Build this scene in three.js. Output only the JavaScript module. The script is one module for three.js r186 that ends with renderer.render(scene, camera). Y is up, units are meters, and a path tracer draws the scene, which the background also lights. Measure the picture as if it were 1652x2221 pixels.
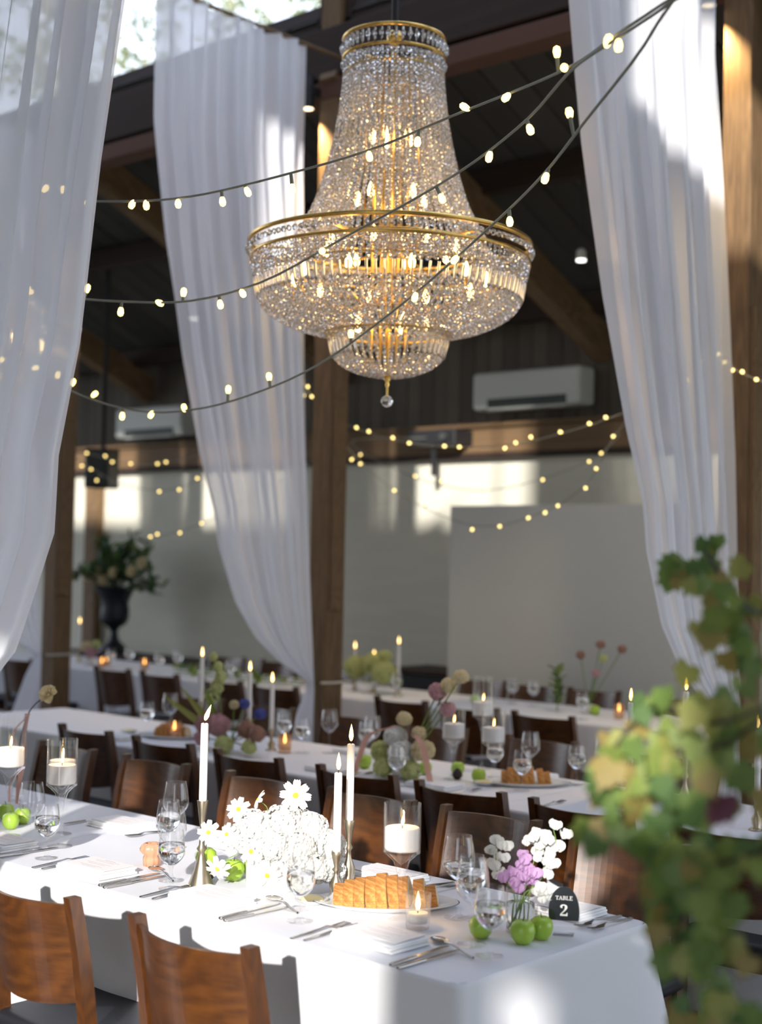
import * as THREE from 'three';
import { RoundedBoxGeometry } from 'three/addons/geometries/RoundedBoxGeometry.js';
import { mergeGeometries, mergeVertices } from 'three/addons/utils/BufferGeometryUtils.js';

import { FontLoader } from 'three/addons/loaders/FontLoader.js';
import { TextGeometry } from 'three/addons/geometries/TextGeometry.js';

// ---------------------------------------------------------------- camera, sky, sun, exposure
// Room axes: x runs along the wall (+x to the viewer's right), y up, -z towards the back wall. Metres.
const scene = new THREE.Scene();
const camera = new THREE.PerspectiveCamera(2 * Math.atan(1110.5 / 3100) * 180 / Math.PI, 1652 / 2221, 0.1, 200);
camera.position.set(0, 1.65, 0);
camera.rotation.order = 'YXZ';
camera.rotation.set(Math.atan(101.5 / 3100), 41.84 * Math.PI / 180, 1.2 * Math.PI / 180);
camera.focus = 4.0;
camera.userData.fStop = 1.9;

const renderer = new THREE.WebGLRenderer({ antialias: true });
renderer.toneMapping = THREE.LinearToneMapping;
renderer.toneMappingExposure = 0.72;
renderer.shadowMap.enabled = true;

{ // sky: pale blue, whiter towards the horizon
  const W = 64, H = 32, d = new Float32Array(W * H * 4);
  for (let j = 0; j < H; j++) for (let i = 0; i < W; i++) {
    const up = Math.max(0, ((j + 0.5) / H - 0.5) * 2), k = Math.pow(1 - up, 2), o = (j * W + i) * 4;
    d[o] = 0.62 + 0.45 * k; d[o + 1] = 0.78 + 0.36 * k; d[o + 2] = 1.12 + 0.12 * k; d[o + 3] = 1;
  }
  const t = new THREE.DataTexture(d, W, H, THREE.RGBAFormat, THREE.FloatType);
  t.mapping = THREE.EquirectangularReflectionMapping; t.magFilter = THREE.LinearFilter; t.needsUpdate = true;
  scene.background = t; scene.environment = t; scene.environmentIntensity = 3.3; scene.backgroundIntensity = 3.3;
}
const sun = new THREE.DirectionalLight(new THREE.Color(1.0, 0.955, 0.9), 10.5);
sun.position.set(0.55 * 30 - 3, 0.33 * 30, 0.838 * 30 - 4); sun.target.position.set(-3, 0, -4);
sun.castShadow = true; sun.shadow.radius = 2.2;
Object.assign(sun.shadow.camera, { left: -16, right: 16, top: 16, bottom: -16, near: 1, far: 80 });
sun.shadow.mapSize.set(4096, 4096);
scene.add(sun, sun.target);

// ---------------------------------------------------------------- helpers
let seed = 7;
const rnd = (a = 0, b = 1) => { seed = (seed + 0x6d2b79f5) | 0; let t = Math.imul(seed ^ (seed >>> 15), 1 | seed); t = (t + Math.imul(t ^ (t >>> 7), 61 | t)) ^ t; return a + (b - a) * (((t ^ (t >>> 14)) >>> 0) / 4294967296); };
const V = (x, y, z) => new THREE.Vector3(x, y, z);
const taken = {};
const numbered = (n) => { const k = taken[n] = (taken[n] ?? -1) + 1; return k ? n + '_' + String(k).padStart(3, '0') : n; };
const shade = (o) => { o.castShadow = o.receiveShadow = true; return o; };
function mesh(name, geo, mat, parent) { const m = shade(new THREE.Mesh(geo, mat)); m.name = name; parent.add(m); return m; }
function thing(name, label, category, [x, y, z] = [0, 0, 0], turn = 0, group) {
  const o = new THREE.Group(); o.name = numbered(name); o.position.set(x, y, z); o.rotation.y = turn;
  o.userData = { label, category }; if (group) o.userData.group = group;
  scene.add(o); return o;
}
function single(name, label, category, geo, mat, [x, y, z] = [0, 0, 0], turn = 0, group) {
  const o = mesh(numbered(name), geo, mat, scene); o.position.set(x, y, z); o.rotation.y = turn;
  o.userData = { label, category }; if (group) o.userData.group = group; return o;
}
function copy(src, label, [x, y, z], turn = 0) {
  const o = src.clone(); o.name = numbered(src.name.replace(/_\d{3}$/, '')); o.userData = { ...src.userData, label };
  o.position.set(x, y, z); o.rotation.y = turn; scene.add(o); return o;
}
const struct = (name, geo, mat, label, category, parent = scene) => {
  const m = mesh(numbered(name), geo, mat, parent); m.userData = { kind: 'structure', label, category }; return m;
};
const box = (w, h, d, x = 0, y = 0, z = 0) => new THREE.BoxGeometry(w, h, d).translate(x, y, z);
const rbox = (w, h, d, r = 0.006, x = 0, y = 0, z = 0) => new RoundedBoxGeometry(w, h, d, 2, r).translate(x, y, z);
const lathe = (pts, n = 28) => new THREE.LatheGeometry(pts.map(([r, y]) => new THREE.Vector2(Math.max(r, 0.0001), y)), n);
const tube = (pts, r, seg = 24, rs = 6) => new THREE.TubeGeometry(new THREE.CatmullRomCurve3(pts.map((p) => Array.isArray(p) ? V(...p) : p)), seg, r, rs);
function barBetween(a, b, w, d) { // a box from a to b
  const L = a.distanceTo(b), g = new THREE.BoxGeometry(w, L, d);
  g.applyQuaternion(new THREE.Quaternion().setFromUnitVectors(V(0, 1, 0), b.clone().sub(a).normalize()));
  return g.translate((a.x + b.x) / 2, (a.y + b.y) / 2, (a.z + b.z) / 2);
}
const bare = (g) => { g = g.index ? g.toNonIndexed() : g.clone(); for (const k of Object.keys(g.attributes)) if (!['position', 'normal'].includes(k)) g.deleteAttribute(k); return g; };
const merge = (list) => mergeGeometries(list.map(bare));
const lin = (r, g, b) => new THREE.Color().setRGB(r, g, b);
const std = (color, roughness = 0.7, more = {}) => new THREE.MeshStandardMaterial({ color, roughness, side: THREE.DoubleSide, ...more });
const phys = (o) => new THREE.MeshPhysicalMaterial({ side: THREE.DoubleSide, ...o });

// textures: grain, weave and plaster, computed
function noise2(seed0) { // tileable value noise
  const P = []; let s = seed0; for (let i = 0; i < 4096; i++) { s = (s * 1103515245 + 12345) & 0x7fffffff; P.push(s / 0x7fffffff); }
  return (x, y, n) => { const xi = Math.floor(x), yi = Math.floor(y), fx = x - xi, fy = y - yi, u = fx * fx * (3 - 2 * fx), v = fy * fy * (3 - 2 * fy);
    const at = (a, b) => P[((((a % n) + n) % n) * 57 + (((b % n) + n) % n) * 131) & 4095];
    return (at(xi, yi) * (1 - u) + at(xi + 1, yi) * u) * (1 - v) + (at(xi, yi + 1) * (1 - u) + at(xi + 1, yi + 1) * u) * v; };
}
function tex(W, H, f, srgb = true) {
  const d = new Uint8Array(W * H * 4);
  for (let j = 0; j < H; j++) for (let i = 0; i < W; i++) { const c = f(i / W, j / H), o = (j * W + i) * 4; for (let k = 0; k < 3; k++) d[o + k] = Math.max(0, Math.min(255, Math.round((Array.isArray(c) ? c[k] : c) * 255))); d[o + 3] = 255; }
  const t = new THREE.DataTexture(d, W, H); t.wrapS = t.wrapT = THREE.RepeatWrapping; t.magFilter = THREE.LinearFilter; t.needsUpdate = true;
  if (srgb) t.colorSpace = THREE.SRGBColorSpace; return t;
}
const n1 = noise2(11), n2 = noise2(23), n3 = noise2(37);
function woodTex(a, b, stretch = 6) { // grain along u, from dark a to light b (0..1 sRGB)
  return tex(256, 256, (u, v) => {
    const w = n1(u * 4, v * 8, 8), rings = 0.5 + 0.5 * Math.sin((v * 9 + w * 3.2 + n2(u * 8, v * 8, 8) * 0.6) * 6.283);
    const fine = n3(u * 16, v * 128, 128) * 0.6 + n2(u * 32, v * 64, 64) * 0.4, k = Math.min(1, Math.max(0, rings * 0.4 + fine * 0.6));
    return [0, 1, 2].map((c) => a[c] + (b[c] - a[c]) * k);
  });
}
const chairGrain = woodTex([0.245, 0.13, 0.04], [0.39, 0.225, 0.07]);
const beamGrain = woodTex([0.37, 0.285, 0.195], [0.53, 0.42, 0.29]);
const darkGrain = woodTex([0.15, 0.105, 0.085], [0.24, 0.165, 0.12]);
const plasterBump = tex(256, 256, (u, v) => n1(u * 16, v * 16, 16) * 0.4 + n2(u * 64, v * 64, 64) * 0.35 + n3(u * 128, v * 128, 128) * 0.25, false);
const weaveBump = tex(256, 256, (u, v) => 0.5 + 0.22 * Math.sin(u * 6.283 * 64) + 0.22 * Math.sin(v * 6.283 * 64) + 0.1 * (n1(u * 64, v * 64, 64) - 0.5), false);
const plasterTone = tex(256, 256, (u, v) => { const k = 0.94 + 0.06 * (n1(u * 6, v * 6, 6) * 0.6 + n2(u * 64, v * 64, 64) * 0.4); return [k, k * 0.995, k * 0.975]; });

// materials
const M = {
  chairWood: phys({ map: chairGrain, roughness: 0.4, clearcoat: 0.7, clearcoatRoughness: 0.22 }),
  seat: std(lin(0.012, 0.012, 0.016), 0.55),
  beam: std(0xffffff, 0.75, { map: beamGrain }),
  redBeam: std(lin(0.11, 0.05, 0.03), 0.8),
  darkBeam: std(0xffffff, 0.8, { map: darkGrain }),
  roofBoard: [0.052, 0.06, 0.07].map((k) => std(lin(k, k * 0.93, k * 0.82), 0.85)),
  siding: [0.10, 0.12, 0.14].map((k) => std(lin(k, k * 0.84, k * 0.66), 0.85)),
  plaster: std(lin(0.74, 0.72, 0.63), 0.9, { map: plasterTone, bumpMap: plasterBump, bumpScale: 0.002 }),
  screen: std(lin(0.60, 0.60, 0.56), 0.85),
  floor: std(lin(0.06, 0.06, 0.062), 0.6, { bumpMap: plasterBump, bumpScale: 0.002 }),
  cloth: phys({ color: lin(0.80, 0.80, 0.83), roughness: 0.85, bumpMap: weaveBump, bumpScale: 0.0004, sheen: 0.2, sheenRoughness: 0.6 }),
  napkin: phys({ color: lin(0.84, 0.84, 0.85), roughness: 0.9, bumpMap: weaveBump, bumpScale: 0.0004 }),
  sheer: phys({ color: lin(0.93, 0.93, 0.97), roughness: 1, transmission: 0.45, thickness: 0, transparent: true, opacity: 0.84, specularIntensity: 0 }),
  rope: std(lin(0.5, 0.47, 0.4), 0.9),
  pane: phys({ color: 0xffffff, roughness: 0, transmission: 1, thickness: 0, ior: 1.45 }),
  glass: phys({ color: 0xffffff, roughness: 0, transmission: 1, thickness: 0, ior: 1.5 }),
  solidGlass: phys({ color: 0xffffff, roughness: 0.0, transmission: 1, thickness: 0.02, ior: 1.5 }),
  water: phys({ color: 0xffffff, roughness: 0.0, transmission: 1, thickness: 0.05, ior: 1.33 }),
  crystal: phys({ color: 0xffffff, roughness: 0.02, transmission: 0.93, thickness: 0.01, ior: 1.62 }),
  gold: std(lin(0.85, 0.55, 0.16), 0.25, { metalness: 1 }),
  brass: std(lin(0.46, 0.40, 0.30), 0.38, { metalness: 1 }),
  silver: std(lin(0.55, 0.54, 0.52), 0.22, { metalness: 1 }),
  black: std(lin(0.015, 0.015, 0.017), 0.5),
  wax: phys({ color: lin(0.86, 0.85, 0.84), roughness: 0.55, transmission: 0.15, thickness: 0 }),
  wick: std(lin(0.02, 0.015, 0.01), 0.9),
  flame: std(0x000000, 1, { emissive: lin(1, 0.62, 0.22), emissiveIntensity: 9 }),
  bulb: std(0x000000, 1, { emissive: lin(1, 0.74, 0.26), emissiveIntensity: 5 }),
  lampBulb: std(0x000000, 1, { emissive: lin(1, 0.66, 0.26), emissiveIntensity: 14 }),
  cord: std(lin(0.30, 0.30, 0.25), 0.7),
  ac: std(lin(0.62, 0.63, 0.58), 0.5),
  acDark: std(lin(0.05, 0.055, 0.05), 0.6),
  apple: phys({ color: lin(0.36, 0.55, 0.05), roughness: 0.35, clearcoat: 0.3, bumpMap: plasterBump, bumpScale: 0.0003 }),
  fig: std(lin(0.035, 0.02, 0.022), 0.6),
  stem: std(lin(0.16, 0.26, 0.06), 0.6),
  darkStem: std(lin(0.05, 0.04, 0.02), 0.7),
  petal: phys({ color: lin(0.80, 0.80, 0.77), roughness: 0.8, transmission: 0.3, thickness: 0 }),
  lilac: phys({ color: lin(0.56, 0.34, 0.58), roughness: 0.8, transmission: 0.3, thickness: 0 }),
  cream: phys({ color: lin(0.80, 0.70, 0.45), roughness: 0.8, transmission: 0.25, thickness: 0 }),
  pink: phys({ color: lin(0.66, 0.40, 0.43), roughness: 0.8, transmission: 0.25, thickness: 0 }),
  lime: phys({ color: lin(0.62, 0.66, 0.30), roughness: 0.8, transmission: 0.25, thickness: 0 }),
  blue: phys({ color: lin(0.10, 0.12, 0.42), roughness: 0.8, transmission: 0.2, thickness: 0 }),
  rust: phys({ color: lin(0.42, 0.24, 0.18), roughness: 0.8, transmission: 0.2, thickness: 0 }),
  yolk: std(lin(0.85, 0.62, 0.03), 0.8),
  china: phys({ color: lin(0.85, 0.85, 0.84), roughness: 0.2, clearcoat: 0.5 }),
  crust: std(0xffffff, 0.75, { map: tex(128, 128, (u, v) => { const k = n1(u * 8, v * 8, 8) * 0.6 + n2(u * 32, v * 32, 32) * 0.4; return [0.56 + 0.34 * k, 0.31 + 0.38 * k, 0.11 + 0.28 * k]; }), bumpMap: plasterBump, bumpScale: 0.003 }),
  crumb: std(lin(0.80, 0.66, 0.45), 0.95, { bumpMap: plasterBump, bumpScale: 0.002 }),
  butter: std(lin(0.85, 0.75, 0.38), 0.5),
  ribbon: phys({ color: lin(0.72, 0.40, 0.32), roughness: 0.6, transmission: 0.3, thickness: 0 }),
  shell: phys({ color: lin(0.75, 0.42, 0.26), roughness: 0.25, transmission: 0.35, thickness: 0 }),
  urn: std(lin(0.012, 0.014, 0.022), 0.5),
  card: std(lin(0.82, 0.80, 0.78), 0.8),
};
const leafMats = [[0.36, 0.37, 0.09], [0.25, 0.33, 0.065], [0.17, 0.27, 0.055], [0.10, 0.19, 0.045], [0.055, 0.125, 0.04], [0.34, 0.26, 0.07]].map((c) => phys({ color: lin(...c), roughness: 0.6, transmission: 0.4, thickness: 0 }));
const treeLeaf = [[0.30, 0.32, 0.17], [0.22, 0.26, 0.13], [0.38, 0.38, 0.22]].map((c) => phys({ color: lin(...c), roughness: 0.7, transmission: 0.35, thickness: 0 }));
const burgundy = phys({ color: lin(0.17, 0.05, 0.09), roughness: 0.5, transmission: 0.2, thickness: 0 });

// ---------------------------------------------------------------- structure
const ZC = -6.1, ZN = -1.25, ZW = -9.0, ZO = -4.15 + 5.8, EAVE = 3.35; // far columns, near columns, back wall, near outer wall (z = +1.65)
const XL = -16.6, XR = 2.2, COLX = [-13.89, -11.22, -8.55, -5.88, -3.21, -0.30];
const slope = 0.446, roofY = (dz) => 4.8 - slope * dz; // aisle roof falls away from the nave

struct('floor', box(XR - XL + 0.4, 0.2, 11.2, (XL + XR) / 2, -0.1, (ZW + ZO) / 2), M.floor, 'dark concrete floor of the hall', 'floor');
// back wall: plaster, header, plank siding
const wb = struct('wall_back', box(XR - XL, 2.5, 0.2, (XL + XR) / 2, 1.25, ZW - 0.1), M.plaster, 'off-white plaster back wall with sun patches', 'wall');
const header = struct('trim_1', rbox(XR - XL, 0.2, 0.3, 0.01, (XL + XR) / 2, 2.6, ZW - 0.05), M.beam, 'brown wooden header beam above the plaster wall', 'beam');
mesh('ledge', rbox(XR - XL, 0.03, 0.38, 0.008, (XL + XR) / 2, 2.715, ZW - 0.05), M.beam, header);
mesh('shadow_rail', rbox(XR - XL, 0.06, 0.24, 0.008, (XL + XR) / 2, 2.49, ZW - 0.03), M.darkBeam, header);
const wu = struct('wall_back_upper', box(XR - XL, 1.1, 0.16, (XL + XR) / 2, 3.2, ZW - 0.14), M.siding[0], 'brown vertical plank siding above the header', 'wall');
{ const g = rbox(0.136, 0.9, 0.022, 0.004); let k = 0; for (let x = -14; x < -3; x += 0.142) { const p = mesh('plank', g, M.siding[(k++ * 7) % 3], wu); p.position.set(x, 3.18, ZW - 0.05 + rnd(-0.003, 0.003)); } }
for (const x of [-11.95, -4.2]) { const p = struct('column', rbox(0.2, 2.5, 0.1, 0.008, x, 1.25, ZW + 0.05), M.beam, x < -10 ? 'wooden wall post behind the dark urn' : 'wooden wall post behind the sheer drape by the vine', 'post'); }
// side walls
struct('wall_left', box(0.2, 0.5, 11.2, XL - 0.1, 0.25, (ZW + ZO) / 2), M.plaster, 'low sill wall under the glazed far end', 'wall');
{ const w = new THREE.Group(); w.name = 'window_end'; w.userData = { kind: 'structure', label: 'glazed end of the hall beyond the far tables', category: 'window' }; scene.add(w);
  for (let i = 0; i <= 6; i++) mesh('mullion', box(0.08, 7.0, 0.08, XL - 0.1, 4.0, ZW + i * 11.0 / 6), M.darkBeam, w);
  for (let i = 0; i < 6; i++) mesh('pane', box(0.006, 6.9, 11.0 / 6 - 0.08, XL - 0.1, 3.95, ZW + (i + 0.5) * 11.0 / 6), M.pane, w); }
struct('wall_right', box(0.2, 7.6, 5.2, XR + 0.1, 3.8, ZO - 2.6), M.plaster, 'end wall behind the viewer', 'wall');
struct('wall_right_upper', box(0.2, 4.6, 5.8, XR + 0.1, 5.3, ZW + 2.7), M.plaster, 'end wall over the open side door', 'wall');
// aisle roofs: boards on purlins and rafters
function aisle(name, z0, dir, label) { // dir -1: falls towards the back wall
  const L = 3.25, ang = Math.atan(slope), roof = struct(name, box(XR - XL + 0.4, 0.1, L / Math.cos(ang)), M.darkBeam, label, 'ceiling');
  roof.position.set((XL + XR) / 2, roofY(L / 2) + 0.16, z0 + dir * L / 2); roof.rotation.x = dir < 0 ? -ang : ang;
  return { roof, ang, L };
}
{ const { roof, L, ang } = aisle('ceiling_far', ZC, -1, 'dark boarded sloping ceiling above the far tables');
  const g = rbox(0.232, 0.02, L / Math.cos(ang), 0.005); let k = 0;
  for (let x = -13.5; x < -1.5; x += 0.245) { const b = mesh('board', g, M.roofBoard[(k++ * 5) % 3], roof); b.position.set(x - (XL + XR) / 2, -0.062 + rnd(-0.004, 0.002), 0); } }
aisle('ceiling_near', ZN, 1, 'dark sloping ceiling above the viewer');
const purl = (dz, s) => struct('beam', box(XR - XL, 0.16, 0.1, (XL + XR) / 2, roofY(dz) - 0.02, ZC - dz), M.darkBeam, s, 'beam');
purl(1.38, 'dark purlin halfway down the boarded ceiling'); purl(2.72, 'dark purlin just above the plank siding');
COLX.forEach((x, i) => {
  const where = ['beyond the far left drape', 'left of the urn', 'by the urn and its flowers', 'behind the chandelier', 'beside the sheer drape on the vine side', 'out towards the viewer'][i];
  // rafter of the far aisle, column, clerestory post
  const r = struct('beam', barBetween(V(x, roofY(-0.05) - 0.22, ZC + 0.05), V(x, roofY(2.95) - 0.22, ZC - 2.95), 0.13, 0.24), M.beam, 'brown sloping rafter ' + where, 'beam');
  const c = struct('column', rbox(0.15, 6.3, 0.15, 0.008, x, 3.15, ZC), M.beam, 'square timber column ' + where, 'column');
  mesh('side_board', rbox(0.03, 1.5, 0.09, 0.004, x + 0.09, 2.1, ZC + 0.02), M.beam, c);
  if (i < 5) struct('column', rbox(0.15, 6.3, 0.15, 0.008, x, 3.15, ZN), M.beam, 'square timber column of the near row, ' + where, 'column');
});
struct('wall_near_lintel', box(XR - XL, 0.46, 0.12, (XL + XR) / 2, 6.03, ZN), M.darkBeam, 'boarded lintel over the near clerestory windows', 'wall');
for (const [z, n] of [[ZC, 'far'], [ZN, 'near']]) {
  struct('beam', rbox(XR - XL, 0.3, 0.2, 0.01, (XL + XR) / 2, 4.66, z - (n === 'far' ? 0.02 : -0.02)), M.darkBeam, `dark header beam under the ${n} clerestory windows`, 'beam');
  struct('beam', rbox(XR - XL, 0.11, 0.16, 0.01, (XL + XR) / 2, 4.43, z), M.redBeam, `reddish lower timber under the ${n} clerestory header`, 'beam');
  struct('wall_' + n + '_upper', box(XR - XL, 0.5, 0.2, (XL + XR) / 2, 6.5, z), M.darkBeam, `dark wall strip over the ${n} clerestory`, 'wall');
}
// far clerestory: one glazed window a bay; near clerestory: windows where the sun comes through
let wn = 0;
function windowAt(x0, x1, y0, y1, z, label) {
  const w = new THREE.Group(); w.name = 'window_' + (++wn); w.userData = { kind: 'structure', label, category: 'window' }; scene.add(w);
  const xm = (x0 + x1) / 2, ym = (y0 + y1) / 2;
  for (const [a, b, c, d] of [[x1 - x0, 0.05, xm, y0 + 0.025], [x1 - x0, 0.05, xm, y1 - 0.025], [0.05, y1 - y0, x0 + 0.025, ym], [0.05, y1 - y0, x1 - 0.025, ym]]) mesh('window_frame', rbox(a, b, 0.07, 0.004, c, d, z), M.darkBeam, w);
  mesh('pane', box(x1 - x0 - 0.09, y1 - y0 - 0.09, 0.006, xm, ym, z), M.pane, w);
}
for (let i = 0; i < COLX.length; i++) { const x = COLX[i]; windowAt(x + 0.08, i < 5 ? COLX[i + 1] - 0.08 : XR, 4.81, 6.25, ZC, ['clerestory window far along the nave', 'clerestory window two bays past the drapes', 'clerestory window full of pale tree leaves between the drapes', 'clerestory window with leaves behind the chandelier rod', 'clerestory window above the vine-side drape', 'clerestory window nearest the viewer'][i]); }
{ const open = [[-10.2, -8.7], [-7.4, -6.0], [-5.6, -4.0], [-3.12, -1.37], [-0.75, 0.55]]; let x = XL;
  for (const [a, b] of [...open, [XR, XR]]) { if (a > x) struct('wall_near_upper', box(a - x, 1.0, 0.12, (a + x) / 2, 5.3, ZN), M.darkBeam, 'boarded stretch between near clerestory windows', 'wall'); if (b > a) windowAt(a, b, 4.81, 5.8, ZN, `near clerestory window letting the sun in, ${['first', 'second', 'third', 'fourth', 'fifth'][open.findIndex((o) => o[0] === a)]} from the far end`); x = b; } }
// nave roof: boarded on the near slope, glazed between rafters on the far slope
{ const zm = (ZC + ZN) / 2, half = (ZN - ZC) / 2 + 0.5, ln = half / Math.cos(0.33), y = 6.75 + half / 2 * Math.tan(0.33);
  const r = struct('ceiling_nave', box(XR - XL + 0.4, 0.12, ln), M.darkBeam, 'dark nave roof slope on the viewer side', 'ceiling'); r.position.set((XL + XR) / 2, y, zm + half / 2); r.rotation.x = 0.33;
  const g = new THREE.Group(); g.name = 'window_roof'; g.userData = { kind: 'structure', label: 'glazed far slope of the nave roof', category: 'skylight' }; scene.add(g); g.position.set((XL + XR) / 2, y, zm - half / 2); g.rotation.x = -0.33;
  for (let i = 0; i <= 14; i++) mesh('rafter', box(0.09, 0.14, ln, XL + (XR - XL) * i / 14 - (XL + XR) / 2, 0, 0), M.darkBeam, g);
  for (const z of [-0.5, 0.5]) mesh('rail', box(XR - XL, 0.14, 0.1, 0, 0, z * ln), M.darkBeam, g);
  for (let i = 0; i < 14; i++) mesh('pane', box((XR - XL) / 14 - 0.09, 0.006, ln - 0.1, XL + (XR - XL) * (i + 0.5) / 14 - (XL + XR) / 2, 0.04, 0), M.pane, g);
}
// near outer wall with the doorway that lets the sun onto the first table
{ const H0 = 2.93, w = (x0, x1, y0, y1, l) => struct('wall_near', box(x1 - x0, y1 - y0, 0.15, (x0 + x1) / 2, (y0 + y1) / 2, ZO + 0.1), M.plaster, l, 'wall');
  w(XL, -1.12, 0, H0, 'long stretch of the outer wall behind the viewer'); w(0.65, 0.88, 0, H0, 'door jamb behind the viewer'); w(1.34, XR, 0, H0, 'short end of the outer wall behind the viewer');
  w(0.88, 1.34, 2.45, 2.62, 'rail under the small top light behind the viewer'); w(1.08, 1.34, 0, 2.45, 'wall beside the narrow side light behind the viewer');
  w(XL, XR, H0, 3.83, 'outer wall above the doorway behind the viewer'); }
struct('ground', box(90, 0.1, 90, -6, -0.26, 0), std(lin(0.16, 0.17, 0.10), 0.9), 'ground outside the hall', 'ground');

// ---------------------------------------------------------------- drapes
function sheer(x, z0, dir, label, phase, topW = 1.25, F = [1, 1, 0.965, 0.9, 0.82, 0.7, 0.57, 0.42, 0.24], inset = 0) { // hangs from the tie beam, gathered to the column at 0.92 m
  const prof = [...[4.58, 3.9, 3.3, 2.7, 2.2, 1.7, 1.4, 1.2, 1.05].map((y, i) => [y, topW * F[i]]), [0.95, 0.07], [0.9, 0.06], [0.8, 0.12], [0.55, 0.22], [0.2, 0.30], [0.03, 0.33]];
  const width = (y) => { for (let i = 0; i < prof.length - 1; i++) { const [a, wa] = prof[i], [b, wb] = prof[i + 1]; if (y <= a && y >= b) { const k = (a - y) / (a - b); return wa + (wb - wa) * k; } } return prof.at(-1)[1]; };
  const NS = 132, NT = 90, pos = [], uv = [], idx = [];
  for (let j = 0; j <= NT; j++) for (let i = 0; i <= NS; i++) {
    const s = i / NS, y = 4.58 + (0.03 - 4.58) * j / NT, w = width(y), tied = Math.min(1, Math.abs(y - 0.93) / 1.2), amp = 0.012 + 0.042 * tied;
    const f = Math.sin((s * 9.5 + phase + 0.25 * Math.sin(y * 0.8 + phase)) * 6.283) * 0.55 + Math.sin((s * 17 + phase * 2.3 + 0.1 * y) * 6.283) * 0.28 + Math.sin((s * 3.1 + phase * 0.7) * 6.283 + y * 0.7) * 0.45;
    pos.push(x + 0.11 + amp * f * 0.8, y, z0 + dir * (0.2 + (0.2 + inset) * Math.min(1, Math.max(0, (y - 0.9) / 3)) + s * (w - (0.16 + inset) * Math.min(1, Math.max(0, y - 0.9))) + 0.012 * tied * Math.sin(s * 60 + y)));
    uv.push(s * 2, y);
  }
  for (let j = 0; j < NT; j++) for (let i = 0; i < NS; i++) { const a = j * (NS + 1) + i, b = a + NS + 1; idx.push(a, b, a + 1, b, b + 1, a + 1); }
  const g = new THREE.BufferGeometry(); g.setAttribute('position', new THREE.Float32BufferAttribute(pos, 3)); g.setAttribute('uv', new THREE.Float32BufferAttribute(uv, 2)); g.setIndex(idx); g.computeVertexNormals();
  const t = thing('sheer_drape', label, 'drape', [0, 0, 0], 0, 'sheer drapes tied to the columns');
  mesh('fabric', g, M.sheer, t);
  mesh('rod', new THREE.CylinderGeometry(0.012, 0.012, topW + 0.45, 8).rotateX(Math.PI / 2).translate(x + 0.11, 4.59, z0 + dir * (topW + 0.45) / 2), M.beam, t);
  mesh('tie', tube([[x + 0.16, 0.93, z0 + dir * 0.2], [x + 0.19, 0.93, z0 + dir * 0.1], [x + 0.12, 0.93, z0 - dir * 0.1], [x - 0.11, 0.925, z0 - dir * 0.1], [x - 0.11, 0.92, z0 + dir * 0.1], [x + 0.08, 0.925, z0 + dir * 0.2]], 0.008, 40, 6), M.rope, t);
  return t;
}
sheer(-3.21, ZC, 1, 'white sheer drape tied to the column beside the trailing vine', 0.1, 1.34, undefined, 0.1);
sheer(-5.88, ZC, 1, 'white sheer drape tied to the column behind the chandelier', 0.45, 1.2);
sheer(-8.55, ZC, 1, 'white sheer drape tied low to the column by the urn', 0.8, 1.2);
sheer(-3.21, ZN, -1, 'wide white sheer drape sweeping down at the left edge, nearest the viewer', 0.3, 1.05, [1, 0.96, 0.92, 0.875, 0.855, 0.79, 0.66, 0.47, 0.26]);

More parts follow.
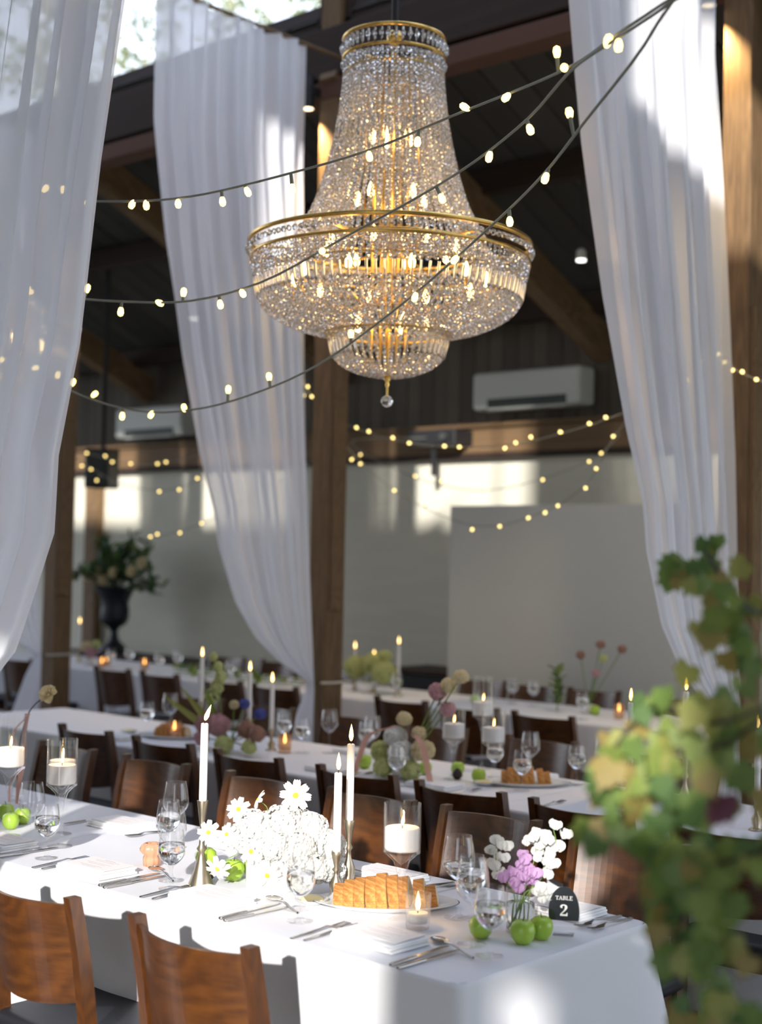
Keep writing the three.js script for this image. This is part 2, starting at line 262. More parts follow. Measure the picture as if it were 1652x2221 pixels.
// ---------------------------------------------------------------- tables
function clothGeo(L, W, h, endL, endR) {
  const P = [], r = 0.03, hl = L / 2, hw = W / 2, step = 0.025;
  const side = (x0, z0, x1, z1, nx, nz, flat) => { const n = Math.ceil(Math.hypot(x1 - x0, z1 - z0) / step); for (let i = 0; i < n; i++) { const k = i / n; P.push([x0 + (x1 - x0) * k, z0 + (z1 - z0) * k, nx, nz, flat]); } };
  const corner = (cx, cz, a0, flat) => { for (let i = 0; i < 10; i++) { const a = a0 + Math.PI / 2 * i / 10; P.push([cx + r * Math.cos(a), cz + r * Math.sin(a), Math.cos(a), Math.sin(a), flat]); } };
  side(-hl + r, -hw, hl - r, -hw, 0, -1); corner(hl - r, -hw + r, -Math.PI / 2, !endR); side(hl, -hw + r, hl, hw - r, 1, 0, !endR); corner(hl - r, hw - r, 0, !endR);
  side(hl - r, hw, -hl + r, hw, 0, 1); corner(-hl + r, hw - r, Math.PI / 2, !endL); side(-hl, hw - r, -hl, -hw + r, -1, 0, !endL); corner(-hl + r, -hw + r, Math.PI, !endL);
  const N = P.length, rows = [0, 0.004, 0.012, 0.03, 0.07, 0.13, 0.2, 0.28, 0.36, 0.44, 0.52, 0.6, 0.66], pos = [], uv = [], idx = [];
  let s = 0;
  for (let j = 0; j < rows.length; j++) { s = 0; for (let i = 0; i <= N; i++) {
    const [x, z, nx, nz, flat] = P[i % N], d = rows[j], t = d / 0.66;
    if (i) { const q = P[i - 1]; s += Math.hypot(x - q[0], z - q[1]); }
    const cd = Math.hypot(hl - Math.abs(x), hw - Math.abs(z)), open = (x > 0 ? endR : endL), cw = open ? Math.max(0, 1 - cd / 0.3) ** 2 : 0;
    const fold = Math.sin(s * 17 + 1.3) * 0.5 + Math.sin(s * 31 + 0.4) * 0.3 + Math.sin(s * 7.3) * 0.5;
    let o = Math.sqrt(Math.min(d, 0.01) / 0.01) * 0.007 + t * 0.02 + t ** 1.3 * 0.012 * fold + t * 0.15 * cw;
    if (cw > 0 && cw < 0.5) o -= t * 0.03 * Math.sin(cw * 2 * Math.PI);
    if (flat) o = 0;
    const dx = cw > 0 ? Math.sign(x) * 0.7 * cw + nx * (1 - cw) : nx, dz = cw > 0 ? Math.sign(z) * 0.7 * cw + nz * (1 - cw) : nz;
    pos.push(x + dx * o, h - d, z + dz * o); uv.push(s * 4, d * 4);
  } }
  for (let j = 0; j < rows.length - 1; j++) for (let i = 0; i < N; i++) { const a = j * (N + 1) + i, b = a + N + 1; idx.push(a, a + 1, b, b, a + 1, b + 1); }
  // top: a grid, gently creased from folding
  const base = pos.length / 3, nx = 60, nz = 24;
  for (let j = 0; j <= nz; j++) for (let i = 0; i <= nx; i++) {
    let x = (i / nx - 0.5) * L, z = (j / nz - 0.5) * W; const e = Math.min(hl - Math.abs(x), hw - Math.abs(z));
    if (Math.abs(x) > hl - r && Math.abs(z) > hw - r) { const cx = Math.sign(x) * (hl - r), cz = Math.sign(z) * (hw - r), l = Math.hypot(x - cx, z - cz); if (l > r) { x = cx + (x - cx) * r / l; z = cz + (z - cz) * r / l; } }
    pos.push(x, h + (e > 0.02 ? 0.0012 * Math.sin(x * 5 + z * 9) * Math.sin(z * 13 - x * 3) : 0), z); uv.push(x * 4, z * 4);
  }
  for (let j = 0; j < nz; j++) for (let i = 0; i < nx; i++) { const a = base + j * (nx + 1) + i, b = a + nx + 1; idx.push(a, b, a + 1, b, b + 1, a + 1); }
  const g = new THREE.BufferGeometry(); g.setAttribute('position', new THREE.Float32BufferAttribute(pos, 3)); g.setAttribute('uv', new THREE.Float32BufferAttribute(uv, 2)); g.setIndex(idx); g.computeVertexNormals(); return g;
}
const TY = 0.755; // height of the laid tables
function table(x0, x1, z, label, endL, endR, turn = 0) {
  const L = Math.abs(x1 - x0) - 0.004, t = thing('banquet_table', label, 'table', [(x0 + x1) / 2, 0, z], turn, 'cloth-covered banquet tables');
  mesh('tabletop', rbox(L - 0.01, 0.03, 0.74, 0.008, 0, TY - 0.025, 0), M.darkBeam, t);
  for (const [a, b] of [[1, 1], [1, -1], [-1, 1], [-1, -1]]) mesh('leg', new THREE.CylinderGeometry(0.016, 0.016, TY - 0.04, 10).translate(a * (L / 2 - 0.12), (TY - 0.04) / 2, b * 0.3), M.black, t);
  mesh('tablecloth', clothGeo(L, 0.76, TY, endL, endR), M.cloth, t);
  return t;
}
table(-3.72, -1.89, -2.77, 'sunlit white-clothed table with the table number sign', false, true);
table(-5.55, -3.72, -2.77, 'white-clothed table at the left edge under the single rose', false, false);
table(-3.20, -1.37, -4.58, 'shaded white-clothed middle table partly hidden by the vine', false, true);
table(-5.03, -3.20, -4.58, 'shaded white-clothed middle table with white hydrangeas and the bread board', false, false);
table(-6.86, -5.03, -4.58, 'shaded white-clothed middle table at left with a small loaf', true, false);
[['fifth', -3.2], ['fourth', -5.03], ['third', -6.86], ['second', -8.69], ['first', -10.52]].forEach(([w, x], i) => table(x - 1.83, x, -7.13, ['white-clothed far table behind the vine-side column', 'white-clothed far table in front of the white screen', 'white-clothed far table behind the chandelier column', 'white-clothed far table in front of the urn', 'white-clothed far table at the left end of the back row'][i], i === 4, i === 0));

// ---------------------------------------------------------------- chairs
function chairParts(t) {
  const W = 0.395, rise = (s) => { // rear leg and stile in one piece, raked backwards above the seat
    const sh = new THREE.CatmullRomCurve3([V(s * 0.185, 0, 0.235), V(s * 0.185, 0.25, 0.19), V(s * 0.185, 0.46, 0.175), V(s * 0.185, 0.66, 0.195), V(s * 0.185, 0.845, 0.232)]);
    const parts = [], N = 10; let prev = sh.getPoint(0);
    const pos = [], idx = [];
    for (let i = 0; i <= N; i++) { const p = sh.getPoint(i / N), k = i / N, hx = 0.0135, hz = 0.021 - 0.004 * k; for (const [a, b] of [[-1, -1], [1, -1], [1, 1], [-1, 1]]) pos.push(p.x + a * hx, p.y, p.z + b * hz); }
    for (let i = 0; i < N; i++) for (let q = 0; q < 4; q++) { const a = i * 4 + q, b = i * 4 + (q + 1) % 4; idx.push(a, a + 4, b, b, a + 4, b + 4); }
    const n = N * 4; idx.push(n, n + 2, n + 1, n, n + 3, n + 2, 0, 1, 2, 0, 2, 3);
    let g = new THREE.BufferGeometry(); g.setAttribute('position', new THREE.Float32BufferAttribute(pos, 3)); g.setIndex(idx); g = g.toNonIndexed(); g.computeVertexNormals();
    const p = g.attributes.position, u = []; for (let i = 0; i < p.count; i++) u.push(p.getY(i) * 2, (p.getX(i) + p.getZ(i)) * 2); g.setAttribute('uv', new THREE.Float32BufferAttribute(u, 2)); return g;
  };
  mesh('leg', rise(-1), M.chairWood, t); mesh('leg', rise(1), M.chairWood, t);
  for (const s of [-1, 1]) mesh('leg', barBetween(V(s * 0.165, 0.44, -0.17), V(s * 0.185, 0, -0.2), 0.032, 0.032), M.chairWood, t);
  // curved plywood backrest
  const NS = 20, NT = 6, pos = [], uv = [], idx = [], y0 = 0.59, y1 = 0.825;
  for (const side of [0, 1]) for (let j = 0; j <= NT; j++) for (let i = 0; i <= NS; i++) {
    const a = i / NS * 2 - 1, k = j / NT, y = y0 + (y1 - y0) * k - (1 - k) * 0.018 * (1 - a * a), bow = 0.055 * (1 - a * a), z = 0.176 + (y - 0.58) * 0.19 + bow + side * 0.012;
    pos.push(a * 0.176, y, z); uv.push(a * 0.35 + 0.35, y * 2);
  }
  const S = (NS + 1) * (NT + 1), at = (s, j, i) => s * S + j * (NS + 1) + i;
  for (let j = 0; j < NT; j++) for (let i = 0; i < NS; i++) { idx.push(at(0, j, i), at(0, j, i + 1), at(0, j + 1, i), at(0, j, i + 1), at(0, j + 1, i + 1), at(0, j + 1, i)); idx.push(at(1, j, i), at(1, j + 1, i), at(1, j, i + 1), at(1, j, i + 1), at(1, j + 1, i), at(1, j + 1, i + 1)); }
  for (let i = 0; i < NS; i++) for (const j of [0, NT]) idx.push(at(0, j, i), at(1, j, i), at(0, j, i + 1), at(0, j, i + 1), at(1, j, i), at(1, j, i + 1));
  for (let j = 0; j < NT; j++) for (const i of [0, NS]) idx.push(at(0, j, i), at(0, j + 1, i), at(1, j, i), at(1, j, i), at(0, j + 1, i), at(1, j + 1, i));
  let g = new THREE.BufferGeometry(); g.setAttribute('position', new THREE.Float32BufferAttribute(pos, 3)); g.setAttribute('uv', new THREE.Float32BufferAttribute(uv, 2)); g.setIndex(idx);
  g = g.toNonIndexed(); g.computeVertexNormals();
  mesh('backrest', g, M.chairWood, t);
  mesh('seat', rbox(W + 0.02, 0.055, 0.4, 0.022, 0, 0.468, 0.0), M.seat, t);
  mesh('seat_frame', rbox(W - 0.03, 0.05, 0.36, 0.006, 0, 0.425, 0.0), M.chairWood, t);
  for (const s of [-1, 1]) mesh('stretcher', rbox(0.018, 0.024, 0.37, 0.004, s * 0.182, 0.2, 0), M.chairWood, t);
  mesh('stretcher', rbox(0.35, 0.024, 0.018, 0.004, 0, 0.24, -0.18), M.chairWood, t);
}
const ord = ['first', 'second', 'third', 'fourth', 'fifth', 'sixth', 'seventh', 'eighth', 'ninth'];
let chair0 = null;
function chairs(xs, zBack, far, describe, group, dz = 0) {
  xs.forEach((x, i) => {
    const pos = [x, 0, zBack + (far ? 0.225 : -0.225) + dz * i + rnd(-0.01, 0.01)], turn = (far ? Math.PI : 0) + rnd(-0.04, 0.04), label = describe(i);
    if (!chair0) { chair0 = thing('dining_chair', label, 'chair', pos, turn, group); chairParts(chair0); } else { const c = copy(chair0, label, pos, turn); c.userData.group = group; }
  });
}
chairs([-2.95, -2.36], -2.06, false, (i) => ['amber wooden chair with its back to the viewer at the bottom left corner', 'sunlit amber wooden chair with curved back, right one of the two nearest'][i], 'chairs on the near side of the sunlit table');
chairs([-4.98, -4.42, -3.82, -3.31, -2.81, -2.27], -3.61, true, (i) => ['chair beyond the left table, behind the tall candle glasses', 'dark chair beyond the first table, left of the brass candlestick', 'sunlit brown chair directly behind the white cosmos flowers', 'brown chair behind the two short taper candles', 'brown chair behind the big glass candle holder and wine glass', 'dark glossy chair behind the table number sign'][i], 'chairs on the far side of the sunlit table', -0.015);
chairs([-5.42, -4.86, -4.31, -3.72, -3.21, -2.70, -2.15], -4.04, false, (i) => `dark chair backing the middle table, ${ord[i]} from the left`, 'chairs on the near side of the middle tables');
chairs([-6.2, -5.62, -5.02, -4.45, -3.83, -3.58 + 0.42, -2.6], -5.40, true, (i) => `dark chair on the far side of the middle table, ${ord[i]} from the left`, 'chairs on the far side of the middle tables');
chairs([-9.9, -9.3, -8.15, -7.63, -7.0, -6.5, -5.45, -4.95, -4.45], -6.30, false, (i) => `black-looking chair on the near side of the back row of tables, ${ord[i]} from the left`, 'chairs on the near side of the far tables');
chairs([-8.6, -8.0, -7.4, -6.0, -5.55, -5.1, -4.4], -7.78, true, (i) => `dim chair between the back row of tables and the wall, ${ord[i]} from the left`, 'chairs on the wall side of the far tables');

// ---------------------------------------------------------------- things along the back wall
{ const t = thing('air_conditioner', 'wall air conditioner above the white screen, right of the chandelier', 'air conditioner', [-6.43, 2.97, ZW - 0.02], 0, 'wall air conditioners');
  mesh('body', rbox(1.0, 0.29, 0.22, 0.03, 0, 0, 0.13), M.ac, t); mesh('outlet', rbox(0.74, 0.07, 0.02, 0.008, 0.02, -0.1, 0.235), M.acDark, t); mesh('flap', rbox(0.72, 0.02, 0.05, 0.006, 0.02, -0.145, 0.22), M.ac, t);
  copy(t, 'wall air conditioner at left, between the urn and the drape', [-10.93, 2.93, ZW - 0.02]); }
single('white_screen', 'plain white standing screen in front of the back wall', 'screen', rbox(1.95, 2.05, 0.05, 0.006, 0, 1.025, 0), M.screen, [-5.66, 0, -8.2]);
{ const t = thing('loudspeaker', 'black loudspeaker hung under the header beam near the urn', 'loudspeaker', [-10.06, 2.38, -7.6], 0.5);
  mesh('cabinet', rbox(0.22, 0.34, 0.24, 0.012), M.black, t); mesh('grille', rbox(0.19, 0.31, 0.02, 0.01, 0, 0, 0.12), M.acDark, t); mesh('bracket', box(0.03, 1.70, 0.03, 0, 0.92, -0.02), M.black, t); }
{ const t = thing('projector', 'small black projector box on the header beam above the screen', 'projector', [-7.26, 2.62, -8.8]);
  mesh('body', rbox(0.5, 0.12, 0.26, 0.01), M.black, t); mesh('arm', box(0.03, 0.28, 0.03, -0.02, -0.16, 0.05), M.black, t); mesh('lens', new THREE.CylinderGeometry(0.03, 0.03, 0.05, 16).rotateX(Math.PI / 2).translate(0.15, 0, 0.14), M.acDark, t); }
for (const [x, w, y, label] of [[-10.6, 2.2, 0.70, 'dark low sideboard carrying the urn'], [-6.85, 0.9, 0.82, 'dark sideboard against the wall beside the white screen']]) {
  const t = thing('sideboard', label, 'sideboard', [x, 0, -8.5]);
  mesh('top', rbox(w, 0.035, 0.5, 0.006, 0, y - 0.018, 0), M.darkBeam, t); mesh('body', rbox(w - 0.06, y - 0.12, 0.44, 0.006, 0, (y - 0.12) / 2 + 0.08, 0), M.black, t);
  for (const s of [-1, 1]) mesh('foot', box(0.05, 0.09, 0.4, s * (w / 2 - 0.08), 0.045, 0), M.black, t);
}

// ---------------------------------------------------------------- chandelier
{ const C = [-3.518, 0, -3.95], t = thing('crystal_chandelier', 'large gold and crystal chandelier hanging over the middle of the hall', 'chandelier', C);
  const ring = (r, y, w) => new THREE.TorusGeometry(r, w, 8, 72).rotateX(Math.PI / 2).translate(0, y, 0);
  mesh('crown_ring', merge([ring(0.19, 3.585, 0.007), ring(0.19, 3.515, 0.006), ring(0.182, 3.46, 0.004)]), M.gold, t);
  mesh('rim_ring', merge([ring(0.522, 2.815, 0.009), ring(0.515, 2.755, 0.007), ring(0.36, 2.80, 0.006)]), M.gold, t);
  mesh('lower_ring', merge([ring(0.225, 2.485, 0.006), ring(0.45, 2.70, 0.005), ring(0.13, 3.38, 0.004)]), M.gold, t);
  mesh('rod', new THREE.CylinderGeometry(0.013, 0.013, 3.6, 12).translate(0, 5.38, 0), M.black, t);
  mesh('column', merge([new THREE.CylinderGeometry(0.012, 0.012, 1.28, 12).translate(0, 2.95, 0), ...[0, 1, 2, 3].map((k) => new THREE.CylinderGeometry(0.006, 0.006, 0.75, 8).translate(0.07 * Math.cos(k * 1.571 + 0.4), 2.75, 0.07 * Math.sin(k * 1.571 + 0.4))), new THREE.SphereGeometry(0.03, 16, 10).translate(0, 3.6, 0)]), M.gold, t);
  for (let k = 0; k < 10; k++) { const a = k / 10 * 6.283, r = 0.36; const arm = mesh('arm', tube([[0.02 * Math.cos(a), 2.62, 0.02 * Math.sin(a)], [0.18 * Math.cos(a), 2.56, 0.18 * Math.sin(a)], [r * Math.cos(a), 2.6, r * Math.sin(a)], [r * Math.cos(a), 2.655, r * Math.sin(a)]], 0.006, 16, 6), M.gold, t); }
  const strut = []; for (let k = 0; k < 6; k++) { const a = k / 6 * 6.283 + 0.2; strut.push(barBetween(V(0.5 * Math.cos(a), 2.79, 0.5 * Math.sin(a)), V(0, 2.80, 0), 0.008, 0.008)); strut.push(barBetween(V(0.10 * Math.cos(a), 3.5, 0.10 * Math.sin(a)), V(0.10 * Math.cos(a), 2.8, 0.10 * Math.sin(a)), 0.005, 0.005)); }
  mesh('cage', merge(strut), M.gold, t);
  const bulbG = lathe([[0, 0], [0.011, 0.008], [0.013, 0.025], [0.008, 0.045], [0, 0.06]], 12);
  const spots = []; for (let k = 0; k < 10; k++) spots.push([0.36, 2.66, k / 10 * 6.283]); for (let k = 0; k < 8; k++) spots.push([0.25, 2.78, k / 8 * 6.283 + 0.3]); for (let k = 0; k < 5; k++) spots.push([0.075, 3.2, k / 5 * 6.283], [0.14, 2.50, k / 5 * 6.283 + 0.5], [0.13, 2.97, k / 5 * 6.283 + 0.2]);
  spots.forEach(([r, y, a]) => { const b = mesh('bulb', bulbG, M.lampBulb, t); b.position.set(r * Math.cos(a), y, r * Math.sin(a)); });
  for (const [r, y, a] of [...spots.slice(0, 10).filter((_, i) => i % 2 === 0), ...spots.slice(10, 18).filter((_, i) => i % 2 === 0), spots[18], spots[19], spots[20], spots[21]]) { const l = new THREE.PointLight(lin(1, 0.62, 0.28), 0.34); l.castShadow = true; l.shadow.radius = 0.5; l.position.set(C[0] + r * Math.cos(a), y + 0.03, C[2] + r * Math.sin(a)); scene.add(l); }
  // strands of beads
  const mats = [], q = new THREE.Quaternion(), e = new THREE.Euler();
  const put = (x, y, z, sx, sy) => { e.set(rnd(-0.3, 0.3), rnd(0, 6.283), rnd(-0.3, 0.3)); mats.push(new THREE.Matrix4().compose(V(x, y, z), q.setFromEuler(e), V(sx, sy, sx))); };
  const strands = (n, pts, size, jit = 0) => { const c = new THREE.CatmullRomCurve3(pts.map(([r, y]) => V(r, y, 0))), L = c.getLength(), m = Math.round(L / (size * 1.85)); for (let k = 0; k < n; k++) { const a = (k + jit) / n * 6.283; for (let i = 0; i <= m; i++) { const p = c.getPointAt(i / m); put(p.x * Math.cos(a), p.y, p.x * Math.sin(a), size, size * 0.86); } } };
  strands(64, [[0.183, 3.50], [0.186, 3.42], [0.2, 3.30], [0.222, 3.18], [0.252, 3.06], [0.29, 2.95], [0.35, 2.84]], 0.0088);
  strands(40, [[0.15, 3.47], [0.155, 3.35], [0.17, 3.2], [0.2, 3.02], [0.25, 2.88]], 0.008, 0.5);
  strands(120, [[0.514, 2.745], [0.508, 2.71], [0.5, 2.672]], 0.0088); strands(90, [[0.36, 2.80], [0.42, 2.73], [0.46, 2.69]], 0.0088, 0.5);
  strands(104, [[0.488, 2.61], [0.465, 2.575], [0.425, 2.545], [0.36, 2.515], [0.29, 2.497], [0.23, 2.49]], 0.0088); strands(70, [[0.42, 2.62], [0.36, 2.565], [0.26, 2.52]], 0.008, 0.5);
  strands(54, [[0.222, 2.475], [0.218, 2.455]], 0.0088); strands(48, [[0.205, 2.40], [0.17, 2.368], [0.12, 2.345], [0.06, 2.33]], 0.0088);
  for (const [r, y, n] of [[0.527, 2.785, 120], [0.195, 3.55, 46], [0.19, 3.49, 46], [0.23, 2.478, 56]]) for (let k = 0; k < n; k++) { const a = k / n * 6.283; put(r * Math.cos(a), y, r * Math.sin(a), 0.011, 0.013); }
  const beads = shade(new THREE.InstancedMesh(new THREE.IcosahedronGeometry(1, 0), M.crystal, mats.length)); beads.name = 'bead_strands'; beads.userData = { kind: 'stuff', label: 'strands of faceted crystal beads' };
  mats.forEach((m, i) => beads.setMatrixAt(i, m)); t.add(beads);
  // larger drops, one by one
  const prism = merge([new THREE.CylinderGeometry(0.008, 0.008, 0.052, 6).scale(1, 1, 0.6), new THREE.ConeGeometry(0.008, 0.014, 6).scale(1, 1, 0.6).rotateX(Math.PI).translate(0, -0.033, 0)]);
  const drops = (n, r, y, tilt, s = 1, jit = 0) => { for (let k = 0; k < n; k++) { const a = (k + jit) / n * 6.283, d = mesh('crystal_drop', prism, M.crystal, t); d.position.set(r * Math.cos(a), y, r * Math.sin(a)); d.rotation.set(0, -a, 0); d.rotateZ(tilt); d.scale.setScalar(s); } };
  drops(100, 0.495, 2.637, -0.18); drops(48, 0.213, 2.428, -0.25); drops(52, 0.212, 3.215, 0.16); drops(46, 0.19, 3.553, 0, 0.8);
  mesh('finial', lathe([[0, 2.255], [0.004, 2.256], [0.004, 2.285], [0.009, 2.295], [0.005, 2.31], [0.012, 2.325], [0, 2.335]], 12), M.gold, t);
  mesh('crystal_ball', new THREE.IcosahedronGeometry(0.023, 2).translate(0, 2.235, 0), M.crystal, t);
  const t2 = copy(t, 'second crystal chandelier, mostly veiled by the drape at the left edge', [-6.32, 0, -3.95]);
}

// ---------------------------------------------------------------- string lights
const bulbShape = lathe([[0, -0.014], [0.008, -0.010], [0.0105, 0], [0.008, 0.012], [0.004, 0.018], [0, 0.019]], 10), smallBulb = lathe([[0, -0.010], [0.008, -0.006], [0.0095, 0], [0.006, 0.010], [0, 0.013]], 8);
function stringLight(label, pts, bulbs, small) {
  const t = thing('string_light', label, 'string lights', [0, 0, 0], 0, 'warm string lights'), curve = new THREE.CatmullRomCurve3(pts.map((p) => V(...p)));
  mesh('cord', new THREE.TubeGeometry(curve, 90, small ? 0.003 : 0.0038, 5), M.cord, t);
  const ps = curve.getPoints(160), sockG = new THREE.CylinderGeometry(0.005, 0.006, 1, 6);
  for (const b of bulbs) {
    const p = V(...b); let near = ps[0]; for (const c of ps) if (c.distanceTo(p) < near.distanceTo(p)) near = c;
    const m = mesh('bulb', small ? smallBulb : bulbShape, M.bulb, t), dir = near.clone().sub(p); m.position.copy(p);
    const len = dir.length(); if (len > 0.004 && len < 0.4) { dir.normalize(); m.quaternion.setFromUnitVectors(V(0, 1, 0), dir); const s = mesh('lead', sockG, M.cord, t); s.position.copy(p.clone().add(near).multiplyScalar(0.5).addScaledVector(dir, 0.004)); s.quaternion.copy(m.quaternion); s.scale.y = Math.max(0.006, len - 0.012); }
  }
}
stringLight('topmost light string crossing in front of the chandelier neck', [[-4.39, 2.90, -2.73], [-3.75, 2.78, -2.77], [-3.38, 2.75, -2.84], [-2.98, 2.78, -2.92], [-2.75, 2.82, -2.99], [-2.45, 2.86, -2.99], [-1.99, 2.86, -2.87], [-1.73, 2.84, -2.70], [-1.55, 2.83, -2.59], [-1.44, 2.85, -2.55], [-0.6, 3.5, -1.75], [-0.1, 4.38, -1.28]],
  [[-4.18, 2.83, -2.75], [-4.00, 2.86, -2.76], [-3.90, 2.84, -2.76], [-3.78, 2.78, -2.77], [-3.59, 2.75, -2.80], [-3.53, 2.74, -2.81], [-3.40, 2.73, -2.83], [-3.24, 2.72, -2.87], [-3.15, 2.74, -2.89], [-2.99, 2.73, -2.92], [-2.75, 2.80, -2.99], [-2.57, 2.81, -2.99], [-2.39, 2.87, -2.97], [-2.22, 2.85, -2.93], [-2.02, 2.91, -2.87], [-1.99, 2.86, -2.86]]);
stringLight('middle light string crossing in front of the chandelier rim', [[-4.39, 2.67, -2.74], [-4.04, 2.52, -2.79], [-3.66, 2.46, -2.87], [-3.44, 2.45, -2.93], [-3.21, 2.49, -3.00], [-2.90, 2.61, -3.07], [-2.43, 2.71, -3.01], [-2.15, 2.78, -2.93], [-1.92, 2.82, -2.79], [-1.74, 2.82, -2.69], [-1.54, 2.83, -2.60], [-1.44, 2.85, -2.56], [-0.6, 3.5, -1.75], [-0.1, 4.38, -1.28]],
  [[-4.21, 2.62, -2.76], [-4.10, 2.53, -2.78], [-3.85, 2.52, -2.83], [-3.71, 2.43, -2.86], [-3.56, 2.45, -2.90], [-3.47, 2.48, -2.92], [-3.34, 2.43, -2.96], [-3.26, 2.46, -2.98], [-2.99, 2.57, -3.05], [-2.51, 2.65, -3.03], [-2.31, 2.72, -2.98], [-2.14, 2.75, -2.93], [-1.76, 2.83, -2.70], [-1.72, 2.80, -2.68]]);
stringLight('lowest of the three light strings, passing below the chandelier bowl', [[-4.92, 2.54, -3.07], [-4.50, 2.28, -3.19], [-4.13, 2.17, -3.26], [-3.81, 2.16, -3.28], [-3.50, 2.20, -3.28], [-3.21, 2.27, -3.27], [-2.89, 2.42, -3.28], [-2.44, 2.58, -3.15], [-2.15, 2.65, -3.00], [-1.90, 2.70, -2.82], [-1.64, 2.77, -2.65], [-1.55, 2.81, -2.59], [-1.46, 2.85, -2.54], [-0.6, 3.5, -1.75], [-0.1, 4.38, -1.28]],
  [[-4.78, 2.39, -3.12], [-4.61, 2.35, -3.16], [-4.51, 2.32, -3.19], [-4.44, 2.29, -3.21], [-4.33, 2.24, -3.23], [-4.19, 2.15, -3.25], [-4.05, 2.15, -3.27], [-3.88, 2.17, -3.28], [-3.65, 2.22, -3.28], [-3.45, 2.25, -3.28], [-3.08, 2.36, -3.28], [-2.80, 2.44, -3.26], [-2.60, 2.52, -3.20], [-2.32, 2.57, -3.09], [-2.12, 2.63, -2.97], [-1.98, 2.75, -2.87]]);
const flat = (z, list) => list.map(([x, y, w]) => [x, y, w ?? z]);
const farS = (label, z, c, b) => stringLight(label, flat(z, c), flat(z + 0.02, b), true);
farS('light string swagging from the chandelier column under the air conditioner', -6.2, [[-6.23, 2.74], [-6.04, 2.54], [-5.73, 2.41], [-5.30, 2.31], [-4.96, 2.28], [-4.61, 2.28], [-4.28, 2.33], [-3.97, 2.40], [-3.3, 2.62]],
  [[-6.91, 2.84], [-6.85, 2.81], [-6.89, 2.75], [-6.81, 2.74], [-6.77, 2.72], [-6.70, 2.68], [-6.72, 2.64], [-6.64, 2.61], [-6.65, 2.57], [-6.57, 2.63], [-6.55, 2.55], [-6.50, 2.57], [-6.39, 2.51], [-6.28, 2.48], [-6.07, 2.43], [-5.93, 2.39], [-5.64, 2.36], [-5.52, 2.35], [-5.17, 2.33], [-5.09, 2.36], [-4.98, 2.39], [-4.77, 2.41], [-4.57, 2.45], [-4.46, 2.48]].map(([x, y]) => [x * 0.8986, 1.65 + (y - 1.65) * 0.8986]));
farS('light string dipping lowest in front of the white screen', -6.9, [[-6.57, 2.45], [-6.29, 2.23], [-5.89, 2.01], [-5.44, 1.87], [-5.19, 1.87], [-4.99, 1.92], [-4.78, 1.99], [-4.57, 2.13], [-4.39, 2.40], [-3.3, 3.3]], [[-6.51, 2.38], [-6.43, 2.30], [-6.35, 2.27], [-6.05, 2.09], [-5.79, 2.00], [-5.41, 1.84], [-5.20, 1.86], [-4.99, 1.91], [-4.87, 1.94], [-4.78, 1.98], [-4.59, 2.08], [-4.52, 2.19], [-4.41, 2.37]]);
farS('faint light string crossing the sun patch beside the screen', -7.7, [[-7.3, 2.62, -8.68], [-7.2, 2.5], [-6.75, 2.29], [-6.32, 2.17], [-5.92, 2.13], [-5.39, 2.22], [-5.03, 2.35], [-4.88, 2.47]], [[-7.09, 2.41], [-6.56, 2.24], [-6.32, 2.20], [-5.92, 2.12], [-5.46, 2.19], [-5.10, 2.30], [-5.01, 2.35]]);
farS('light string under the left air conditioner near the loudspeaker', -6.9, [[-9.90, 2.66], [-9.63, 2.48], [-9.31, 2.44], [-8.98, 2.37], [-8.68, 2.33], [-8.33, 2.34], [-7.89, 2.40], [-6.9, 2.7]], [[-9.77, 2.64], [-9.76, 2.54], [-9.68, 2.53], [-9.62, 2.42], [-9.54, 2.44], [-9.51, 2.47], [-9.31, 2.44], [-9.07, 2.41], [-8.98, 2.36], [-8.75, 2.34], [-8.43, 2.33], [-8.33, 2.34]]);
farS('light string across the sun patch behind the urn flowers', -6.9, [[-9.57, 2.44], [-9.25, 2.31], [-8.90, 2.19], [-8.40, 2.13], [-8.18, 2.15], [-7.88, 2.23], [-6.9, 2.6]], [[-9.37, 2.34], [-9.25, 2.31], [-9.17, 2.22], [-8.40, 2.12], [-8.17, 2.13], [-7.97, 2.21]]);
farS('light string rising to the right from the urn flowers', -6.9, [[-8.88, 1.78], [-8.49, 1.78], [-8.15, 1.83], [-7.77, 1.93], [-6.6, 2.45], [-5.93, 2.9, -6.15]], [[-8.49, 1.78], [-8.41, 1.80], [-8.15, 1.81], [-7.91, 1.88]]);
farS('short light string hooked on the column above the trailing vine', -5.9, [[-3.41, 2.50], [-3.29, 2.58], [-3.20, 2.63], [-3.14, 2.55], [-3.00, 2.48], [-2.90, 2.43], [-2.3, 2.3]], [[-3.37, 2.51], [-3.29, 2.59], [-3.21, 2.62], [-3.18, 2.58], [-3.14, 2.54], [-3.09, 2.53], [-3.02, 2.49]]);

